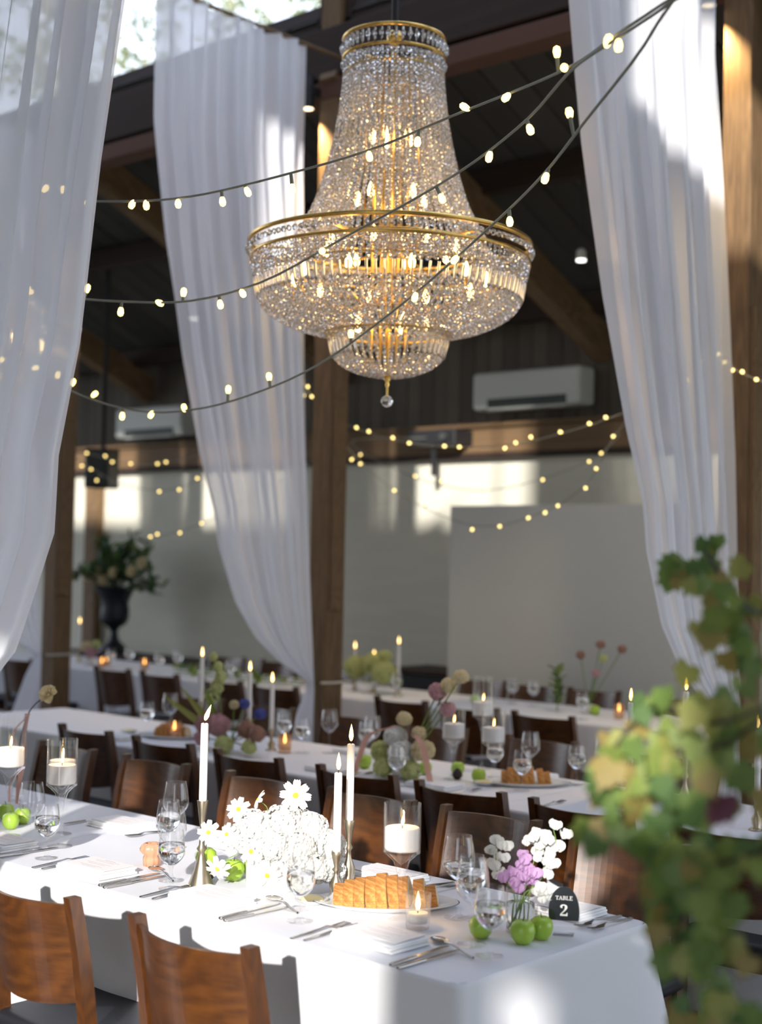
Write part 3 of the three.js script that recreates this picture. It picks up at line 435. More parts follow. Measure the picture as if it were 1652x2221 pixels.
// ---------------------------------------------------------------- fixed lamps
const lampFace = std(0x000000, 1, { emissive: lin(1, 0.82, 0.52), emissiveIntensity: 6 }), lampWhite = std(0x000000, 1, { emissive: lin(1, 0.97, 0.92), emissiveIntensity: 5 });
function spot(x, y, z, tx, ty, tz, color, power, angle) { const l = new THREE.SpotLight(color, power, 0, angle, 0.7); l.position.set(x, y, z); l.target.position.set(tx, ty, tz); l.castShadow = true; scene.add(l, l.target); }
[[-5.99, 4.32, -5.96, 'black cylinder wall lamp on the column left of the chandelier'], [-3.33, 4.29, -5.96, 'black cylinder wall lamp at the top right on the vine-side column']].forEach(([x, y, z, label]) => {
  const t = thing('wall_lamp', label, 'lamp', [x, y, z], 0, 'cylinder wall lamps');
  mesh('housing', lathe([[0.034, 0], [0.038, 0.002], [0.038, 0.19], [0, 0.192]], 20), M.black, t);
  mesh('lamp_face', new THREE.CylinderGeometry(0.033, 0.033, 0.006, 20).translate(0, 0.004, 0), lampFace, t);
  mesh('bracket', box(0.03, 0.05, 0.10, 0.03, 0.1, -0.05), M.black, t);
  spot(x, y - 0.006, z, x + 0.06, y - 1.5, z - 0.12, lin(1, 0.72, 0.36), 16, 0.75);
});
[[-5.065, 3.56, -7.5, 'white pendant spot lamp right of the chandelier rim'], [-8.78, 3.55, -7.5, 'white pendant spot lamp by the drape left of the chandelier'], [-3.834, 3.57, -7.5, 'white pendant spot lamp at the right edge']].forEach(([x, y, z, label]) => {
  const t = thing('pendant_lamp', label, 'lamp', [x, y, z], 0, 'white pendant spots');
  mesh('housing', lathe([[0.028, 0.003], [0.032, 0.006], [0.03, 0.06], [0.012, 0.075], [0, 0.076]], 16), M.ac, t);
  mesh('lamp_face', new THREE.CylinderGeometry(0.03, 0.03, 0.012, 16), lampWhite, t);
  mesh('stem', new THREE.CylinderGeometry(0.006, 0.006, 0.6, 8).translate(0, 0.37, 0), M.black, t);
  spot(x, y - 0.012, z, x, 0, z, lin(1, 0.95, 0.88), 3, 0.8);
});

// ---------------------------------------------------------------- candles
const flameG = lathe([[0, 0], [0.004, 0.004], [0.0065, 0.014], [0.0045, 0.03], [0.0015, 0.042], [0, 0.047]], 10), wickG = new THREE.CylinderGeometry(0.0012, 0.0012, 0.012, 6).translate(0, 0.006, 0);
function flameOn(t, x, y, z, lean = 0, lit = true) {
  mesh('wick', wickG, M.wick, t).position.set(x, y, z);
  const f = mesh('flame', flameG, M.flame, t); f.position.set(x, y + 0.008, z); f.rotation.z = lean; f.rotation.x = lean;
  if (lit) { const l = new THREE.PointLight(lin(1, 0.6, 0.25), 0.03); l.castShadow = true; l.shadow.radius = 0.25; l.position.set(x, y + 0.025, z).applyMatrix4((t.updateMatrixWorld(), t.matrixWorld)); scene.add(l); }
}
function taper(x, z, yTop, len, label, standLabel, lean = 0, lit = true, style = 0) {
  const y0 = yTop - len, h = y0 - TY; // candlestick reaches from the cloth to y0
  const s = thing('candlestick', standLabel, 'candlestick', [x, TY + 0.001, z], 0, 'brass candlesticks');
  const fl = style ? [[0, 0], [0.027, 0], [0.026, 0.004], [0.014, h * 0.1], [0.019, h * 0.3], [0.008, h * 0.45], [0.006, h * 0.55], [0.012, h * 0.6], [0.006, h * 0.66], [0.013, h * 0.9], [0.0145, h], [0.0105, h], [0.0105, h - 0.012], [0, h - 0.012]]
    : [[0, 0], [0.036, 0], [0.035, 0.004], [0.02, 0.02 + h * 0.1], [0.01, h * 0.34], [0.008, h * 0.4], [0.014, h * 0.44], [0.008, h * 0.48], [0.006, h * 0.6], [0.013, h * 0.64], [0.006, h * 0.68], [0.011, h * 0.85], [0.0155, h], [0.0112, h], [0.0112, h - 0.012], [0, h - 0.012]];
  mesh('stick', lathe(fl, 24), M.brass, s);
  const t = thing('taper_candle', label, 'candle', [x, TY + h - 0.011, z], 0, 'lit taper candles');
  mesh('wax', lathe([[0, 0], [0.0102, 0], [0.0108, 0.02], [0.0105, len + 0.008], [0.008, len + 0.0105], [0, len + 0.0095]], 16), M.wax, t);
  flameOn(t, 0, len + 0.009, 0, lean, lit);
}
taper(-2.944, -2.59, 1.195, 0.21, 'tall white taper candle at left, its flame leaning right', 'flared brass candlestick standing beside the green apples', -0.25);
taper(-2.609, -2.767, 1.083, 0.208, 'shorter taper candle just in front of its twin, right of the white flowers', 'low bulb-shaped brass candlestick beside the sliced bread', 0, true, 1);
taper(-2.652, -2.86, 1.147, 0.207, 'taller taper candle of the pair behind the sliced bread', 'knobbed brass candlestick behind the bulb-shaped one', 0, true, 1);
[[-5.258, 1.154, 'behind the curled green leaves'], [-4.833, 1.116, 'behind the pink flowers, taller of two'], [-4.788, 1.064, 'behind the pink flowers, shorter of two'], [-2.840, 1.139, 'left of the vine leaves'], [-2.611, 1.196, 'rising above the vine leaves'], [-2.29, 1.096, 'at the right edge beyond the vine']].forEach(([x, y, w], i) => taper(x, [-4.6, -4.52, -4.62, -4.58, -4.58, -4.5][i], y, 0.21, 'taper candle on the middle table ' + w, 'thin brass candlestick on the middle table ' + w, 0, false, 1));
[[-9.637, 1.067, 'left of the urn'], [-6.565, 1.037, 'leftmost of three by the chandelier column'], [-6.392, 0.992, 'lowest of three by the chandelier column'], [-6.174, 1.090, 'tallest of three by the chandelier column']].forEach(([x, y, w]) => {
  const z = -7.1; taper(x, z, y, 0.19, 'taper candle on the far tables, ' + w, 'small candlestick on the far tables, ' + w, 0, false, 1);
});
// tall glass holders with floating candles
function holder(x, z, H, r, label, clabel, full = true) {
  const t = thing('candle_glass', label, 'candle holder', [x, TY + 0.001, z], 0, 'stemmed glass candle holders'), yb = H * 0.56;
  mesh('bowl', lathe([[0.010, yb - 0.06], [0.012, yb - 0.045], [0.02, yb - 0.02], [r * 0.8, yb - 0.003], [r, yb + 0.004], [r, H], [r - 0.0018, H], [r - 0.0018, yb + 0.006], [r * 0.7, yb], [0.012, yb - 0.02], [0, yb - 0.03]], 36), M.glass, t);
  mesh('stem', lathe([[0, 0.004], [0.010, 0.014], [0.0065, 0.04], [0.006, yb * 0.5], [0.008, yb - 0.07], [0.0098, yb - 0.05], [0, yb - 0.035]], 20), M.glass, t);
  mesh('foot', lathe([[0, 0], [r * 0.82, 0], [r * 0.82, 0.002], [0.014, 0.007], [0, 0.0075]], 32), M.glass, t);
  const c = thing('floating_candle', clabel, 'candle', [x, TY + 0.001 + yb + 0.008, z], 0, 'candles in stemmed glasses'), h = 0.058, R = r - 0.0035;
  mesh('wax', lathe([[0, 0], [R - 0.004, 0], [R, 0.006], [R, h - 0.002], [R - 0.003, h], [R * 0.4, h - 0.002], [0, h - 0.004]], 32), M.wax, c);
  flameOn(c, 0, h - 0.004, 0, -0.08, full); c.children.at(-1).scale.setScalar(0.68);
}
holder(-2.347, -2.726, 0.285, 0.047, 'large stemmed glass candle holder in front of the bread', 'white candle in the large glass holder before the bread');
holder(-3.630, -2.624, 0.325, 0.0465, 'stemmed glass candle holder, front one of the left trio', 'sunlit candle in the front glass of the left trio');
holder(-3.79, -2.74, 0.30, 0.045, 'stemmed glass candle holder, half hidden behind the front one of the left trio', 'candle half hidden behind the front glass of the left trio');
holder(-3.87, -2.60, 0.375, 0.047, 'tallest stemmed glass candle holder at the left edge by the ribbons', 'candle in the tallest glass at the left edge');
holder(-3.679, -4.583, 0.29, 0.047, 'stemmed glass candle holder beside the hydrangeas on the middle table', 'candle beside the hydrangeas on the middle table', false);
holder(-3.775, -4.90, 0.40, 0.047, 'tallest stemmed glass candle holder on the middle table', 'upper candle of the overlapping pair on the middle table', false);
holder(-3.462, -4.565, 0.30, 0.047, 'stemmed glass candle holder in front of the tallest on the middle table', 'lower candle of the overlapping pair on the middle table', false);
// votives
const votiveG = lathe([[0, 0], [0.028, 0], [0.029, 0.004], [0.033, 0.084], [0.031, 0.085], [0.027, 0.014], [0, 0.012]], 24);
{ const p = votiveG.attributes.position; for (let i = 0; i < p.count; i++) { const a = Math.atan2(p.getZ(i), p.getX(i)), k = 1 + 0.03 * Math.sin(a * 12 + p.getY(i) * 260); if (p.getY(i) > 0.003) p.setXYZ(i, p.getX(i) * k, p.getY(i), p.getZ(i) * k); } votiveG.computeVertexNormals(); }
const hammered = phys({ color: 0xffffff, roughness: 0.12, transmission: 1, thickness: 0, ior: 1.5, bumpMap: plasterBump, bumpScale: 0.004 }), amber = phys({ color: lin(0.95, 0.8, 0.66), roughness: 0.15, transmission: 0.95, thickness: 0, ior: 1.45 });
function votive(x, z, label, y = TY, mat = hammered, lit = false) {
  const t = thing('votive_glass', label, 'votive', [x, y + 0.001, z], 0, 'votive candle glasses');
  mesh('glass', votiveG, mat, t); mesh('wax', lathe([[0, 0.014], [0.024, 0.014], [0.025, 0.038], [0, 0.036]], 16), M.wax, t); flameOn(t, 0, 0.034, 0, 0, lit);
}
votive(-2.254, -2.682, 'frosted ribbed votive glass at the front of the sunlit table', TY, hammered, true);
[[-5.38, -4.54, 'beside the small loaf'], [-4.687, -4.61, 'right of the pink flowers'], [-3.017, -4.66, 'next to the yellow vine leaves']].forEach(([x, z, w]) => votive(x, z, 'votive glass on the middle table ' + w, TY, amber));
[[-8.73, -7.05, 'right of the urn foot'], [-9.2, -7.05, 'left of the urn foot'], [-9.0, -6.85, 'at the cloth edge below the urn'], [-4.482, -7.1, 'by the rust-coloured stems']].forEach(([x, z, w]) => votive(x, z, 'small glowing votive on the far tables ' + w, TY, amber));
{ const t = thing('shell_votive', 'peach ribbed glass votive behind the goblets', 'votive', [-3.237, TY + 0.001, -2.66]); const g = lathe([[0, 0], [0.024, 0], [0.026, 0.02], [0.022, 0.03], [0.036, 0.045], [0.03, 0.058], [0.02, 0.064], [0.019, 0.062], [0.026, 0.05], [0.016, 0.03], [0, 0.02]], 40);
  const p = g.attributes.position; for (let i = 0; i < p.count; i++) { const a = Math.atan2(p.getZ(i), p.getX(i)), k = 1 + 0.06 * Math.cos(a * 10); p.setX(i, p.getX(i) * k); p.setZ(i, p.getZ(i) * k); } g.computeVertexNormals(); mesh('glass', g, M.shell, t); }

// ---------------------------------------------------------------- glassware
function glassProto(name, label, cat, pos, H, rB, rR, stemH, rF, fill, group) {
  const t = thing(name, label, cat, pos, 0, group), w = 0.0012, hb = H - stemH;
  const prof = (k) => { const a = Math.min(1, k / 0.42); return k < 0.42 ? 0.006 + (rB - 0.006) * Math.sin(a * Math.PI / 2) ** 0.85 : rB + (rR - rB) * ((k - 0.42) / 0.58) ** 1.5; };
  const out = [], inn = []; for (let i = 0; i <= 14; i++) { const k = i / 14; out.push([prof(k), stemH + hb * k]); if (i) inn.unshift([prof(k) - w, stemH + hb * k]); }
  mesh('bowl', lathe([...out, ...inn, [0, stemH + 0.004]], 32), M.glass, t);
  mesh('stem', lathe([[0, 0], [rF, 0], [rF, 0.0018], [rF * 0.4, 0.005], [0.006, 0.012], [0.0038, 0.025], [0.0036, stemH - 0.012], [0.0062, stemH + 0.001], [0, stemH + 0.003]], 32), M.glass, t);
  if (fill) { const p = [[0, stemH + 0.005]]; for (let i = 1; i <= 9; i++) { const k = fill * i / 9; p.push([prof(k) - w - 0.0006, stemH + hb * k]); } p.push([0, stemH + hb * fill]); mesh('water', lathe(p, 32), M.water, t); }
  return t;
}
const gl = (x, z) => [x, TY + 0.001, z];
const goblet0 = glassProto('water_goblet', 'water goblet right of the white flowers, nearest the front edge', 'goblet', gl(-2.497, -2.521), 0.158, 0.037, 0.030, 0.058, 0.033, 0.62, 'water goblets on the sunlit table');
[[-3.515, -2.494, 'water goblet in front of the left trio of candle glasses'], [-2.975, -2.511, 'water goblet left of the flared candlestick, in front of others'], [-3.335, -2.80, 'water goblet behind the cluster left of the flared candlestick'], [-1.981, -2.612, 'water goblet at the table end, in front of the green apples'], [-2.219, -2.848, 'water goblet behind the wine glass, left of the sweet peas'], [-4.05, -2.55, 'water goblet at the far left on the next table']].forEach(([x, z, l]) => copy(goblet0, l, gl(x, z)));
const wine0 = glassProto('wine_glass', 'tall wine glass between the votive and the sweet peas', 'wine glass', gl(-2.248, -2.831), 0.205, 0.042, 0.032, 0.092, 0.036, 0.36, 'wine glasses on the sunlit table');
const empty0 = glassProto('wine_glass', 'empty wine glass behind the goblet, left of the flared candlestick', 'wine glass', gl(-3.05, -2.575), 0.2, 0.040, 0.031, 0.092, 0.035, 0, 'wine glasses on the sunlit table');
[[-3.654, -2.535, 'empty wine glass behind the goblet at the left trio of candles'], [-3.386, -2.87, 'empty wine glass on the far side of the table beside the dark chair'], [-2.589, -2.602, 'empty wine glass against the white flowers'], [-2.07, -2.66, 'empty wine glass beside the apples at the table end']].forEach(([x, z, l]) => copy(empty0, l, gl(x, z)));
[[-5.63, -4.572, 'left, beside the small loaf'], [-4.636, -4.672, 'in front of the chandelier column'], [-4.85, -4.763, 'behind the pink flowers'], [-4.357, -4.80, 'left of the hydrangeas'], [-3.72, -4.28, 'in front of the hydrangeas'], [-3.60, -4.76, 'between the candle glasses'], [-3.32, -4.567, 'in front of the bread'], [-3.27, -4.87, 'right of the bread']].forEach(([x, z, l]) => { const c = copy(goblet0, 'water goblet on the middle table, ' + l, gl(x, z)); c.userData.group = 'goblets on the middle tables'; });
[[-5.56, -4.66, 'left, behind the small loaf'], [-4.55, -4.76, 'in front of the chandelier column'], [-3.45, -4.80, 'behind the bread'], [-3.16, -4.9, 'left of the vine leaves'], [-4.25, -4.72, 'beside the hydrangeas']].forEach(([x, z, l]) => { const c = copy(empty0, 'empty wine glass on the middle table, ' + l, gl(x, z)); c.userData.group = 'wine glasses on the middle tables'; });
[[-8.948, -6.895, 'right below the urn'], [-8.979, -7.099, 'behind the one below the urn'], [-8.407, -6.93, 'left of the taper candle'], [-8.495, -7.184, 'behind the one left of the taper candle'], [-7.537, -6.86, 'behind the green leaves'], [-6.1, -7.0, 'by the lime flowers'], [-5.407, -7.316, 'in front of the screen edge'], [-5.231, -7.30, 'in front of the screen'], [-4.6, -6.9, 'by the rust stems']].forEach(([x, z, l]) => { const c = copy(goblet0, 'goblet on the far tables, ' + l, gl(x, z)); c.userData.group = 'goblets on the far tables'; });

// ---------------------------------------------------------------- napkins, menus, cutlery
const napG = (() => { const L = [rbox(0.20, 0.007, 0.135, 0.0034, 0, 0.0036, 0), rbox(0.194, 0.007, 0.132, 0.0034, -0.002, 0.0106, 0.002), rbox(0.197, 0.006, 0.13, 0.0029, 0.001, 0.0171, -0.001)]; const g = merge(L), p = g.attributes.position, u = []; for (let i = 0; i < p.count; i++) { p.setY(i, p.getY(i) * (1 + 0.10 * Math.sin(p.getX(i) * 22) * Math.cos(p.getZ(i) * 26))); u.push(p.getX(i) * 4, p.getZ(i) * 4); } g.setAttribute('uv', new THREE.Float32BufferAttribute(u, 2)); g.computeVertexNormals(); return g; })();
const printTex = (() => { const c = document.createElement('canvas'); c.width = 256; c.height = 160; const x = c.getContext('2d'); x.fillStyle = '#f0ecea'; x.fillRect(0, 0, 256, 160); x.fillStyle = '#bfa9a2'; for (let i = 0; i < 9; i++) { const w = [70, 150, 120, 0, 160, 110, 0, 140, 90][i]; if (w) x.fillRect(128 - w / 2, 16 + i * 15, w, i % 3 ? 2.4 : 3.4); } const t = new THREE.CanvasTexture(c); t.colorSpace = THREE.SRGBColorSpace; return t; })();
const menuMat = [M.card, M.card, std(0xffffff, 0.8, { map: printTex }), M.card, M.card, M.card], menuG = new THREE.BoxGeometry(0.17, 0.0016, 0.105);
function setting(x, z, far, w, menu = true, main = true) {
  const s = far ? -1 : 1, g = main ? 'place settings on the sunlit table' : 'place settings on the middle tables', turn = (far ? Math.PI : 0) + rnd(-0.05, 0.05);
  single('napkin', 'folded white napkin ' + w, 'napkin', napG, M.napkin, [x, TY + 0.001, z], turn, g);
  if (menu) single('menu_card', 'printed menu ' + w, 'menu', menuG, menuMat, [x + 0.006, TY + 0.0235, z - 0.004 * s], turn + rnd(-0.05, 0.05), g);
}
setting(-3.274, -2.492, false, 'at the second near-side place from the left');
setting(-2.793, -2.496, false, 'in front of the white flowers');
setting(-2.235, -2.525, false, 'at the front right place, before the votive');
setting(-3.755, -2.50, false, 'cut by the left edge of the picture');
setting(-3.76, -2.955, true, 'behind the left trio of candle glasses');
setting(-2.66, -3.03, true, 'behind the sliced bread');
setting(-2.104, -3.07, true, 'behind the table number sign');
setting(-3.25, -3.02, true, 'behind the apples and cosmos');
setting(-3.60, -4.37, false, 'in front of the candle glasses on the middle table', false, false);
setting(-3.50, -4.87, true, 'behind the bread on the middle table', false, false);
setting(-5.56, -4.33, false, 'at the left of the middle table', false, false);
setting(-4.15, -4.36, false, 'left of the hydrangeas on the middle table', false, false);
setting(-4.45, -4.84, true, 'far side of the middle table by the candle', false, false);
const forkG = (() => { // flat outline, then arched
  const s = new THREE.Shape(); s.moveTo(-0.0045, 0.095); s.quadraticCurveTo(0, 0.101, 0.0045, 0.095); s.lineTo(0.0028, 0.03); s.lineTo(0.0022, -0.02); s.quadraticCurveTo(0.003, -0.035, 0.010, -0.044); s.lineTo(0.0105, -0.09); s.lineTo(0.0085, -0.09); s.lineTo(0.008, -0.055); s.lineTo(0.0055, -0.055); s.lineTo(0.0045, -0.091); s.lineTo(0.0025, -0.091); s.lineTo(0.0018, -0.055); s.lineTo(-0.0018, -0.055); s.lineTo(-0.0025, -0.091); s.lineTo(-0.0045, -0.091); s.lineTo(-0.0055, -0.055); s.lineTo(-0.008, -0.055); s.lineTo(-0.0085, -0.09); s.lineTo(-0.0105, -0.09); s.lineTo(-0.010, -0.044); s.quadraticCurveTo(-0.003, -0.035, -0.0022, -0.02); s.lineTo(-0.0028, 0.03); s.closePath();
  const g = new THREE.ExtrudeGeometry(s, { depth: 0.0016, bevelEnabled: true, bevelThickness: 0.0005, bevelSize: 0.0005, bevelSegments: 1, steps: 1 }).rotateX(Math.PI / 2), p = g.attributes.position;
  for (let i = 0; i < p.count; i++) { const z = p.getZ(i); p.setY(i, p.getY(i) + 0.0035 + 0.010 * Math.exp(-(((z + 0.012) / 0.03) ** 2)) + 0.006 * Math.exp(-(((z + 0.09) / 0.02) ** 2))); } g.computeVertexNormals(); return g; })();
const spoonBowl = new THREE.SphereGeometry(1, 16, 6, 0, 6.283, Math.PI / 2, Math.PI / 2).scale(0.0195, 0.006, 0.028).translate(0, 0.0075, -0.06), spoonStem = tube([[0, 0.0065, -0.034], [0, 0.010, 0], [0, 0.005, 0.05], [0, 0.0035, 0.095]], 0.0026, 16, 6);
const knifeHandle = rbox(0.011, 0.008, 0.095, 0.0038, 0, 0.0045, 0.06), knifeBlade = (() => { const s = new THREE.Shape(); s.moveTo(-0.006, 0.015); s.lineTo(-0.0085, -0.08); s.quadraticCurveTo(-0.004, -0.112, 0.004, -0.105); s.lineTo(0.006, -0.08); s.lineTo(0.006, 0.015); s.closePath(); return new THREE.ExtrudeGeometry(s, { depth: 0.0016, bevelEnabled: false }).rotateX(Math.PI / 2).translate(0, 0.006, 0); })();
const fork = (x, z, far, l) => single('fork', l, 'fork', forkG, M.silver, [x, TY + 0.0005, z], (far ? Math.PI : 0) + rnd(-0.06, 0.06), 'cutlery');
const knife = (x, z, far, l) => { const t = thing('table_knife', l, 'knife', [x, TY + 0.001, z], (far ? Math.PI : 0) + rnd(-0.05, 0.05), 'cutlery'); mesh('handle', knifeHandle, M.silver, t); mesh('blade', knifeBlade, M.silver, t); };
const spoon = (x, z, l) => { const t = thing('spoon', l, 'spoon', [x, TY + 0.001, z], 1.2, 'cutlery'); mesh('spoon_bowl', spoonBowl, M.silver, t); mesh('handle', spoonStem, M.silver, t); };
[[-3.274, 'second place from the left'], [-2.793, 'place before the white flowers'], [-2.235, 'front right place']].forEach(([x, w]) => {
  fork(x - 0.155, -2.485, false, 'outer fork at the ' + w); fork(x - 0.122, -2.495, false, 'inner fork at the ' + w);
  knife(x + 0.150, -2.492, false, 'inner knife at the ' + w); knife(x + 0.182, -2.486, false, 'outer knife at the ' + w);
  spoon(x + 0.155, -2.60, 'teaspoon beyond the knives at the ' + w);
});
fork(-3.59, -2.94, true, 'fork beside the napkin behind the left candle glasses'); fork(-2.50, -3.03, true, 'inner fork behind the bread platter'); fork(-2.465, -3.03, true, 'outer fork behind the bread platter');
fork(-1.975, -3.05, true, 'inner fork behind the table sign'); fork(-1.94, -3.05, true, 'outer fork at the right corner of the table');
knife(-3.905, -2.94, true, 'knife behind the left trio of candle glasses'); knife(-3.605, -2.49, false, 'knife at the left edge in front of the candle glasses');
[[-3.44, -4.36], [-4.0, -4.36], [-3.05, -4.38]].forEach(([x, z], i) => { fork(x, z, false, 'fork on the middle table ' + ['beside the bread', 'before the hydrangeas', 'near the vine'][i]); });

// ---------------------------------------------------------------- bread, butter, apples, sign
const sliceShape = (() => { const s = new THREE.Shape(); s.moveTo(-0.052, 0); s.bezierCurveTo(-0.062, 0.03, -0.04, 0.066, 0, 0.07); s.bezierCurveTo(0.04, 0.066, 0.062, 0.03, 0.052, 0); s.closePath(); return new THREE.ExtrudeGeometry(s, { depth: 0.024, bevelEnabled: true, bevelThickness: 0.002, bevelSize: 0.003, bevelSegments: 2, curveSegments: 8 }); })();
{ const p = sliceShape.attributes.position, u = sliceShape.attributes.uv; for (let i = 0; i < p.count; i++) { u.setXY(i, p.getX(i) * 12 + p.getZ(i) * 9, p.getY(i) * 12 + p.getZ(i) * 4); } }
function loaf(x, z, turn, n, label, plabel, sc = 1) {
  const pl = thing('platter', plabel, 'platter', [x, TY + 0.001, z], turn, 'oval bread platters');
  mesh('dish', lathe([[0, 0.002], [0.07, 0.002], [0.075, 0], [0.08, 0.003], [0.104, 0.014], [0.1, 0.0165], [0.077, 0.0075], [0, 0.0065]], 44).scale(1.85 * sc, 1, 1.0), M.china, pl);
  const t = thing('bread_loaf', label, 'bread', [x, TY + 0.0085, z], turn, 'sliced loaves');
  for (let i = 0; i < n; i++) { const k = (i + 0.5) / n * 2 - 1, s = Math.sqrt(1 - k * k * 0.72) * sc, m = mesh('slice', sliceShape, [M.crumb, M.crust], t); m.position.set((i - n / 2) * 0.0285 * sc + (i > n - 3 ? 0.012 : 0), 0, rnd(-0.003, 0.003)); m.rotation.set(0, Math.PI / 2 - 0.1 + rnd(-0.05, 0.05), 0); m.scale.set(s, s * rnd(0.94, 1.04), sc); m.rotateX(-0.12 - 0.1 * k); }
}
loaf(-2.455, -2.79, 0.72, 9, 'golden sliced loaf of bread on the sunlit table', 'white oval platter under the sunlit loaf');
loaf(-3.40, -4.70, 0.72, 7, 'brown sliced loaf on the middle table by the wine glasses', 'white oval platter under the loaf on the middle table', 0.95);
loaf(-5.42, -4.56, 0.5, 6, 'small dark loaf on the left middle table', 'white oval platter under the small dark loaf', 0.9);
[[-2.60, -2.668, 'white dish of butter at the end of the bread platter'], [-3.50, -4.56, 'dish of butter by the loaf on the middle table'], [-5.68, -4.5, 'dish of butter on the left middle table']].forEach(([x, z, l]) => { const t = thing('butter_dish', l, 'dish', [x, TY + 0.001, z], 0, 'butter dishes'); mesh('dish', lathe([[0, 0], [0.022, 0], [0.044, 0.014], [0.042, 0.0155], [0.02, 0.004], [0, 0.004]], 28), M.china, t); mesh('butter', lathe([[0, 0.004], [0.026, 0.008], [0.03, 0.014], [0.018, 0.02], [0, 0.021]], 20), M.butter, t); });
const appleG = lathe([[0, 0.004], [0.008, 0.001], [0.016, 0.002], [0.026, 0.014], [0.0295, 0.03], [0.026, 0.046], [0.016, 0.054], [0.008, 0.054], [0.003, 0.049], [0, 0.047]], 28), stalkG = tube([[0, 0.047, 0], [0.001, 0.056, 0], [0.004, 0.064, 0.001]], 0.0011, 6, 5);
let apple0 = null;
[[-1.991, -2.752, 'green apple at the front by the table sign', 0], [-1.985, -2.818, 'pale green apple tucked against the table sign', 0], [-2.09, -2.72, 'green apple half hidden behind the goblet at the table end', 0], [-3.10, -2.745, 'green apple left of the flared candlestick', 0], [-2.935, -2.70, 'green apple between the dark fig and the white vase', 0], [-2.925, -2.765, 'yellow-green apple against the white vase', 0], [-4.013, -2.749, 'green apple right of two others at the left edge', 0], [-3.96, -2.669, 'green apple in front at the left edge', 0], [-4.11, -2.75, 'green apple cut by the left edge', 0], [-3.84, -4.60, 'green apple by the ribbon on the middle table', 1], [-3.74, -4.69, 'green apple behind the fig on the middle table', 1], [-3.56, -4.60, 'green apple before the candle glasses on the middle table', 1], [-4.12, -4.53, 'green apple left of the hydrangeas', 1], [-5.55, -7.122, 'green apple on the far table by the candles', 2], [-4.693, -7.172, 'green apple at the foot of the rust stems', 2], [-7.407, -7.008, 'green apple on the far table behind the taper candles', 2], [-8.105, -7.011, 'green apple on the far table by the urn', 2]].forEach(([x, z, l, k]) => {
  const pos = gl(x, z); let a; if (!apple0) { a = apple0 = thing('green_apple', l, 'apple', pos, 0); mesh('fruit', appleG, M.apple, a); mesh('stalk', stalkG, M.darkStem, a); } else a = copy(apple0, l, pos, rnd(0, 6));
  a.userData.group = ['apples on the sunlit table', 'apples on the middle tables', 'apples on the far tables'][k]; a.scale.setScalar(rnd(0.94, 1.06));
});
const figG = lathe([[0, 0], [0.012, 0.002], [0.021, 0.012], [0.022, 0.022], [0.014, 0.036], [0.005, 0.044], [0, 0.047]], 20);
single('dark_fig', 'dark purple fig behind the flared candlestick', 'fig', figG, M.fig, gl(-2.985, -2.65), 0, 'figs'); single('dark_fig', 'dark fig among the green apples on the middle table', 'fig', figG, M.fig, gl(-3.67, -4.60), 0, 'figs');
{ const font = await new FontLoader().loadAsync('fonts/droid/droid_serif_bold.typeface.json'), reg = await new FontLoader().loadAsync('fonts/droid/droid_serif_regular.typeface.json');
  const t = thing('table_sign', 'black oval table number sign reading TABLE 2', 'table sign', [-1.967, TY + 0.001, -2.885], 0.55);
  const oval = (y0) => { const s = new THREE.Shape(), a = 0.037, b = 0.06, cy = 0.057; let first = true; const N = 60; for (let i = 0; i < N; i++) { const th = i / N * 6.283 - Math.PI / 2, y = Math.max(y0, cy + b * Math.sin(th)), x = a * Math.cos(th) * (y > cy + b * Math.sin(th) ? Math.sqrt(Math.max(0, 1 - ((y - cy) / b) ** 2)) / Math.max(1e-3, Math.abs(Math.cos(th))) : 1); first ? s.moveTo(x, y) : s.lineTo(x, y); first = false; } s.closePath(); return s; };
  mesh('acrylic_plate', new THREE.ExtrudeGeometry(oval(0.004), { depth: 0.003, bevelEnabled: false }).translate(0, 0, -0.0015), phys({ color: 0xffffff, roughness: 0.02, transmission: 1, thickness: 0, ior: 1.49 }), t);
  mesh('black_face', new THREE.ExtrudeGeometry(oval(0.036), { depth: 0.0006, bevelEnabled: false }).translate(0, 0, 0.0017), phys({ color: lin(0.012, 0.015, 0.018), roughness: 0.12, clearcoat: 0.4 }), t);
  const word = (s, f, size, y) => { const g = new TextGeometry(s, { font: f, size, depth: 0.0005, curveSegments: 4 }); g.computeBoundingBox(); g.translate(-(g.boundingBox.max.x + g.boundingBox.min.x) / 2, y, 0.0025); return g; };
  mesh('lettering', word('TABLE', reg, 0.0092, 0.085), M.card, t); mesh('lettering', word('2', font, 0.027, 0.047), M.card, t);
  mesh('base', rbox(0.05, 0.006, 0.022, 0.002, 0, 0.003, 0), M.solidGlass, t); t.rotation.x = -0.0; }

// ---------------------------------------------------------------- flowers
const RIGHT = V(0.745, 0, -0.667), TOWARD = V(0.667, 0, 0.745);
function petalGeo(L, W, notch = 0.08, cup = 0.25) { const nx = 6, ny = 6, g = new THREE.PlaneGeometry(1, 1, nx, ny), p = g.attributes.position; for (let i = 0; i < p.count; i++) { const u = p.getX(i) * 2, v = p.getY(i) + 0.5, w = W / 2 * Math.sin(Math.min(1, v * 1.25 + 0.12) * Math.PI * 0.62) * (v > 0.85 ? 1 - (v - 0.85) * 2.2 : 1), tip = v > 0.8 ? notch * L * Math.cos(u * 6) * (v - 0.8) * 2 : 0; p.setXYZ(i, u * w, v * L + tip, cup * W * u * u * 0.6 - cup * L * 0.5 * v * v + 0.0015 * Math.sin(u * 9)); } g.computeVertexNormals(); return g; }
const cosmosPetal = petalGeo(0.031, 0.0175, 0.1), cosmosEye = new THREE.SphereGeometry(0.0065, 12, 8).scale(1, 1, 0.6);
function facing(o, n) { o.quaternion.setFromUnitVectors(V(0, 0, 1), n.clone().normalize()); }
